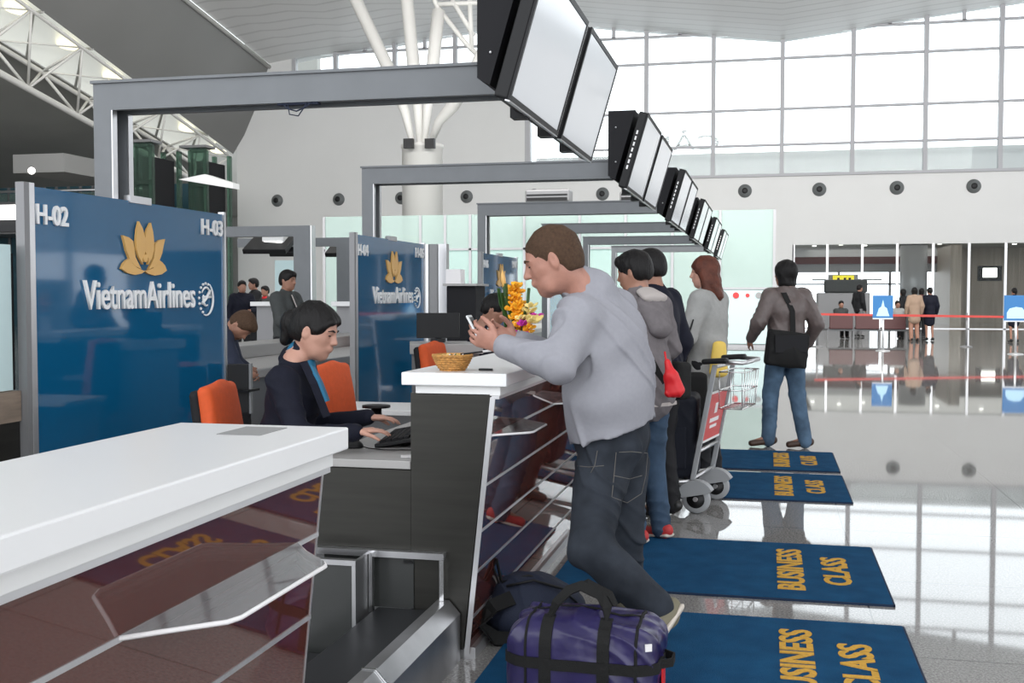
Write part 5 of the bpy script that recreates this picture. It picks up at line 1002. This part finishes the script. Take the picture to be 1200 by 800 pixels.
# woman in light grey coat
w5, J5, q5 = person_at(829, 8.35, 'woman with wavy auburn hair in pale grey coat behind the luggage trolley', AW+1.0, 1.70, dict(skin='skin_pale', hair='long', haircol='hair_auburn', top='coat_grey', topname='coat', bottom='black_matt', shoe='shoe_black', thick=.03, flare=1.08, hem=.9, nose=.8), .010, hyaw=.45, hpitch=.1, armL=((.05, -.27, 1.15), (.22, -.26, 1.0)), armR=((.02, .27, 1.16), (.16, .27, .97)))
hb = thing('handbag', 'black handbag in front of the woman in pale grey coat', 'bag', at(805, 470, 8.0)); B = Blob(.012); B.rbox(at(808, 462, 8.1), (RT, FH, uz), (.09, .06, .13), .03, k=.01); B.build('bag_body', 'webbing', hb); obj('strap', MB().strap([at(806, 440, 8.05), at(802, 410, 8.0), at(812, 375, 8.1)], FH, .03, .008), 'webbing', hb)
yb_ = thing('yellow_bag', 'yellow bag held beside the woman in pale grey coat, above the trolley grips', 'bag', at(843, 436, 8.1)); B = Blob(.01); B.eca(at(843, 404, 8.1), at(842, 436, 8.1), RT, .050, .03, .07, .04, k=.02); B.build('sack', 'yellow', yb_)
# man in leather jacket
lj, J6, q6 = person_at(921, 10.35, 'man in brown leather jacket and blue jeans standing on the farthest mat', AW+.25, 1.73, dict(skin='skin_tan', hair='bob', haircol='hair_black', top='leather', bottom='denim_blue', shoe='shoe_brown', thick=.030, flare=1.0, hem=.2, wr=(.007, 22, (.9, .4, .8)), leg=.02), .011, hyaw=.45, stride=.10, split=.035, toe=((.03, -.16), (.06, -.13)), armL=((-.04, -.30, 1.19), (.12, -.30, 1.03)), armR=((-.04, .30, 1.17), (.12, .30, .98)))
f6 = V(math.cos(AW+.25), math.sin(AW+.25), 0); r6 = V(f6.y, -f6.x, 0)
mb_ = thing('messenger_bag', 'black messenger bag slung behind the man in leather jacket', 'bag', q6-f6*.25+uz*.95)
B = Blob(.011); c_ = J6['pelvis']-f6*.19-r6*.09+uz*.0; B.rbox(c_, (f6, unit(r6+uz*-.12), unit(uz+r6*.12)), (.025, .17, .13), .03, k=.01); B.ell(c_-f6*.03-uz*.05, (f6, r6, uz), (.06, .17, .12), k=.03); B.wr = (.006, 20, (.9, .3, .6)); B.build('bag_body', 'webbing', mb_)
obj('flap', MB().obox(c_-f6*.075+uz*.05, f6*.006, r6*.16, uz*.08, .005), 'black_matt', mb_); obj('strap', MB().strap([c_+uz*.12+r6*.06, J6['chest']-f6*.155-r6*.02, J6['sL']-f6*.085+r6*.09+uz*.035, J6['sL']+f6*.05+r6*.09+uz*.07], r6, .05, .007), 'webbing', mb_)
# agent behind flowers
J = dict(s=.92, head=at(580, 364, 8.2), hf=look(.85, -.25, .5), hu=V(0, 0, 1)+RT*.3, neck=at(566, 386, 8.25), chest=at(562, 412, 8.3), waist=at(558, 440, 8.3), pelvis=at(556, 468, 8.3), sL=at(568, 398, 8.45), sR=at(560, 400, 8.1), eL=at(578, 430, 8.5), wL=at(612, 428, 8.4), eR=at(570, 434, 8.05), wR=at(604, 430, 8.1),
         hL=at(560, 470, 8.4), hR=at(556, 472, 8.2), kL=at(608, 470, 8.45), kR=at(604, 472, 8.25), aL=at(610, 525, 8.45), aR=at(606, 530, 8.25), oL=at(622, 530, 8.45), oR=at(618, 536, 8.25))
a7 = figure('person', 'dark-haired agent in navy jacket bending over the desk behind the flowers', at(560, 560, 8.3)*1, J, dict(skin='skin_tan', hair='short', haircol='hair_black', top='navy', bottom='navy', shoe='shoe_black', thick=.018, nose=.8), res=.011)
obj('collar', MB().strap([J['neck']-RT*.05-FH*.05+uz*.03, J['neck']+RT*.03-FH*.07-uz*.0, J['neck']+RT*.09-FH*.05-uz*.07], uz, .035, .01), 'paper', a7)
chair((at(552, 480, 8.3).x, at(552, 480, 8.3).y, 0), .1, 'orange office chair under the agent behind the flowers', h=.9)
# men in the background, left
m8, J8, q8 = person_at(336, 13.0, 'man in dark grey jacket standing behind the seated agent, facing right', -.25, 1.70, dict(skin='skin_tan', hair='short', haircol='hair_black', top='charcoal', bottom='black_matt', shoe='shoe_black', thick=.03, hem=.4), .013, armL=((.12, -.25, 1.15), (.30, -.12, 1.05)), armR=((.12, .25, 1.15), (.30, .12, 1.05)), hpitch=.1)
obj('shirt_front', MB().strap([J8['neck']+V(.09, -.02, -.01), J8['chest']+V(.16, -.06, .02), J8['waist']+V(.15, -.06, .05)], V(.3, -.9, 0), .05, .01), 'hood_lining', m8); eyes(m8, J8)
for px, d, yaw, h, lb, tc in ((284, 22.0, -.9, 1.70, 'person in dark suit far behind, left of the suited pair beside the blue panel', 'navy'), (299, 23.6, -2.4, 1.77, 'person in black suit far behind, right of the suited pair', 'black_matt'), (312, 25.0, -1.9, 1.62, 'person in dark top with red scarf far behind, beside the standing man in dark jacket', 'charcoal')):
    a, b_, c_ = person_at(px, d, lb, yaw, h, dict(skin='skin_tan', hair='short', haircol='hair_black', top=tc, bottom='black_matt', shoe='shoe_black', thick=.03), .018, armL=((.12, -.25, 1.15), (.30, -.12, 1.15)))
    if 'scarf' in lb: obj('scarf', MB().lathe([(.075, 0), (.10, .03), (.075, .07)], b_['neck']-uz*.03), 'red_cloth', a)
J = dict(s=.95, head=at(283, 382, 8.8), hf=look(.4, -.3, .85), hu=V(0, 0, 1)+RT*.8, neck=at(270, 384, 8.9), chest=at(256, 395, 8.9), waist=at(248, 425, 8.9), pelvis=at(246, 455, 8.9), sL=at(266, 392, 9.05), sR=at(262, 396, 8.7), eL=at(276, 425, 9.05), wL=at(292, 432, 8.95), eR=at(272, 428, 8.65), wR=at(288, 436, 8.7), hL=at(248, 460, 9.0), hR=at(246, 462, 8.8), kL=at(285, 462, 9.0), kR=at(283, 464, 8.8), aL=at(285, 520, 9.0), aR=at(283, 524, 8.8), oL=at(297, 526, 9.0), oR=at(295, 530, 8.8))
figure('person', 'hunched seated person in grey blue top just right of the first blue panel', at(262, 540, 8.9)*1, J, dict(skin='skin_tan', hair='short', haircol='hair_brown', top='pack', bottom='black_matt', shoe='shoe_black', thick=.025), res=.013)
chair((at(246, 480, 9.0).x, at(246, 480, 9.0).y, 0), .2, 'dark office chair under the hunched person, mostly behind the first blue panel', 'black_matt', h=.85)
# people by the glazed room
for px, d, yaw, h, lb, stl in (
    (1071, 34.5, AW, 1.66, 'person in tan coat standing beyond the red tape, back turned', dict(hair='bob', top='tan', topname='coat', bottom='skin_tan', hem=1.6, flare=1.1)),
    (1089, 34.8, AW, 1.66, 'person in navy coat and skirt beyond the red tape, right of the one in tan', dict(hair='bun', top='navy', topname='coat', bottom='navy', skirt=.10, hem=.8)),
    (1006, 38, AW-1.2, 1.78, 'person in black jacket standing by the scanner cabinet under the yellow sign', dict(hair='short', top='black_matt', bottom='grey_metal')),
    (1188, 33.5, AW, 1.64, 'person in navy uniform behind the right blue notice board', dict(hair='bun', top='navy', bottom='navy', skirt=.10, hem=.6)),
    (1058, 37.6, AW+.8, 1.62, 'person in black standing left of the one in tan coat, beyond the tape', dict(hair='bob', top='black_matt', bottom='black_matt')),
    (1079, 38.6, AW-.6, 1.66, 'person in dark red top between the tan and navy coats beyond the tape', dict(hair='bob', top='bench_red', bottom='black_matt'))):
    st = dict(skin='skin_tan', haircol='hair_black', shoe='shoe_black', thick=.03, hands=True); st.update(stl); person_at(px, d, lb, yaw, h, st, .022)
def seated(px, d, lb, top, hc='hair_black'):
    p = at(px, 400, d); p.z = 0; J = stand(p, -math.pi/2+YAW, 1.7); o = uz*-.47
    f = V(math.cos(-math.pi/2+YAW), math.sin(-math.pi/2+YAW), 0)
    for k in ('head', 'neck', 'chest', 'waist', 'pelvis', 'sL', 'sR', 'eL', 'eR', 'wL', 'wR', 'hL', 'hR'): J[k] = J[k]+o
    for k in 'LR': J['k'+k] = J['h'+k]+f*.42+uz*.02; J['a'+k] = V(J['k'+k].x, J['k'+k].y, .085); J['o'+k] = J['a'+k]+f*.14-uz*.05; J['w'+k] = J['k'+k]-f*.12+uz*.11; J['e'+k] = J['s'+k]-uz*.28-f*.03
    figure('person', lb, p, J, dict(skin='skin_tan', hair='short', haircol=hc, top=top, bottom='black_matt', shoe='shoe_black', thick=.03), .022)
seated(1051, 36.9, 'seated person in pale grey top on the dark red bench', 'coat_grey'); seated(985, 36.9, 'seated person in dark top at the left end of the dark red bench', 'charcoal')
g = thing('desk_monitor', 'dark monitor seen from the side between the big blue panel and the seated agent', 'monitor', (at(280, 480, 7.3).x, at(280, 480, 7.3).y, .80)); q = at(280, 455, 7.3)
obj('casing', MB().obox(q, RT*.075, FH*.02, uz*.16, .006), 'black', g); obj('frame', MB().obox(q+RT*.078, RT*.008, FH*.024, uz*.165, .003), 'grey_metal', g); obj('stand', MB().box(q.x-.02, q.x+.02, q.y, q.y+.03, .80, q.z-.1).box(q.x-.1, q.x+.1, q.y-.08, q.y+.1, .79, .805), 'black', g)
for (x0, x1, y0, y1, d, lb) in ((615, 669, 222, 237, 30, 'dark ventilation unit hanging above the green glass screen, left of the last air nozzle'), (726, 746, 224, 236, 31, 'smaller dark ventilation unit half behind the second pair of monitors')):
    a, b = at(x0, y0, d), at(x1, y1, d); g = thing('ventilation_unit', lb, 'ventilation unit', (a.x, a.y, b.z)); obj('casing', MB().box(a.x, b.x, a.y, a.y+.6, b.z, a.z, .05), 'grey_metal', g); obj('grille', MB().box(a.x+.05, b.x-.05, a.y-.02, a.y, b.z+.04, b.z+.12).box(a.x+.05, b.x-.05, a.y-.02, a.y, b.z+.17, b.z+.21), 'black', g)
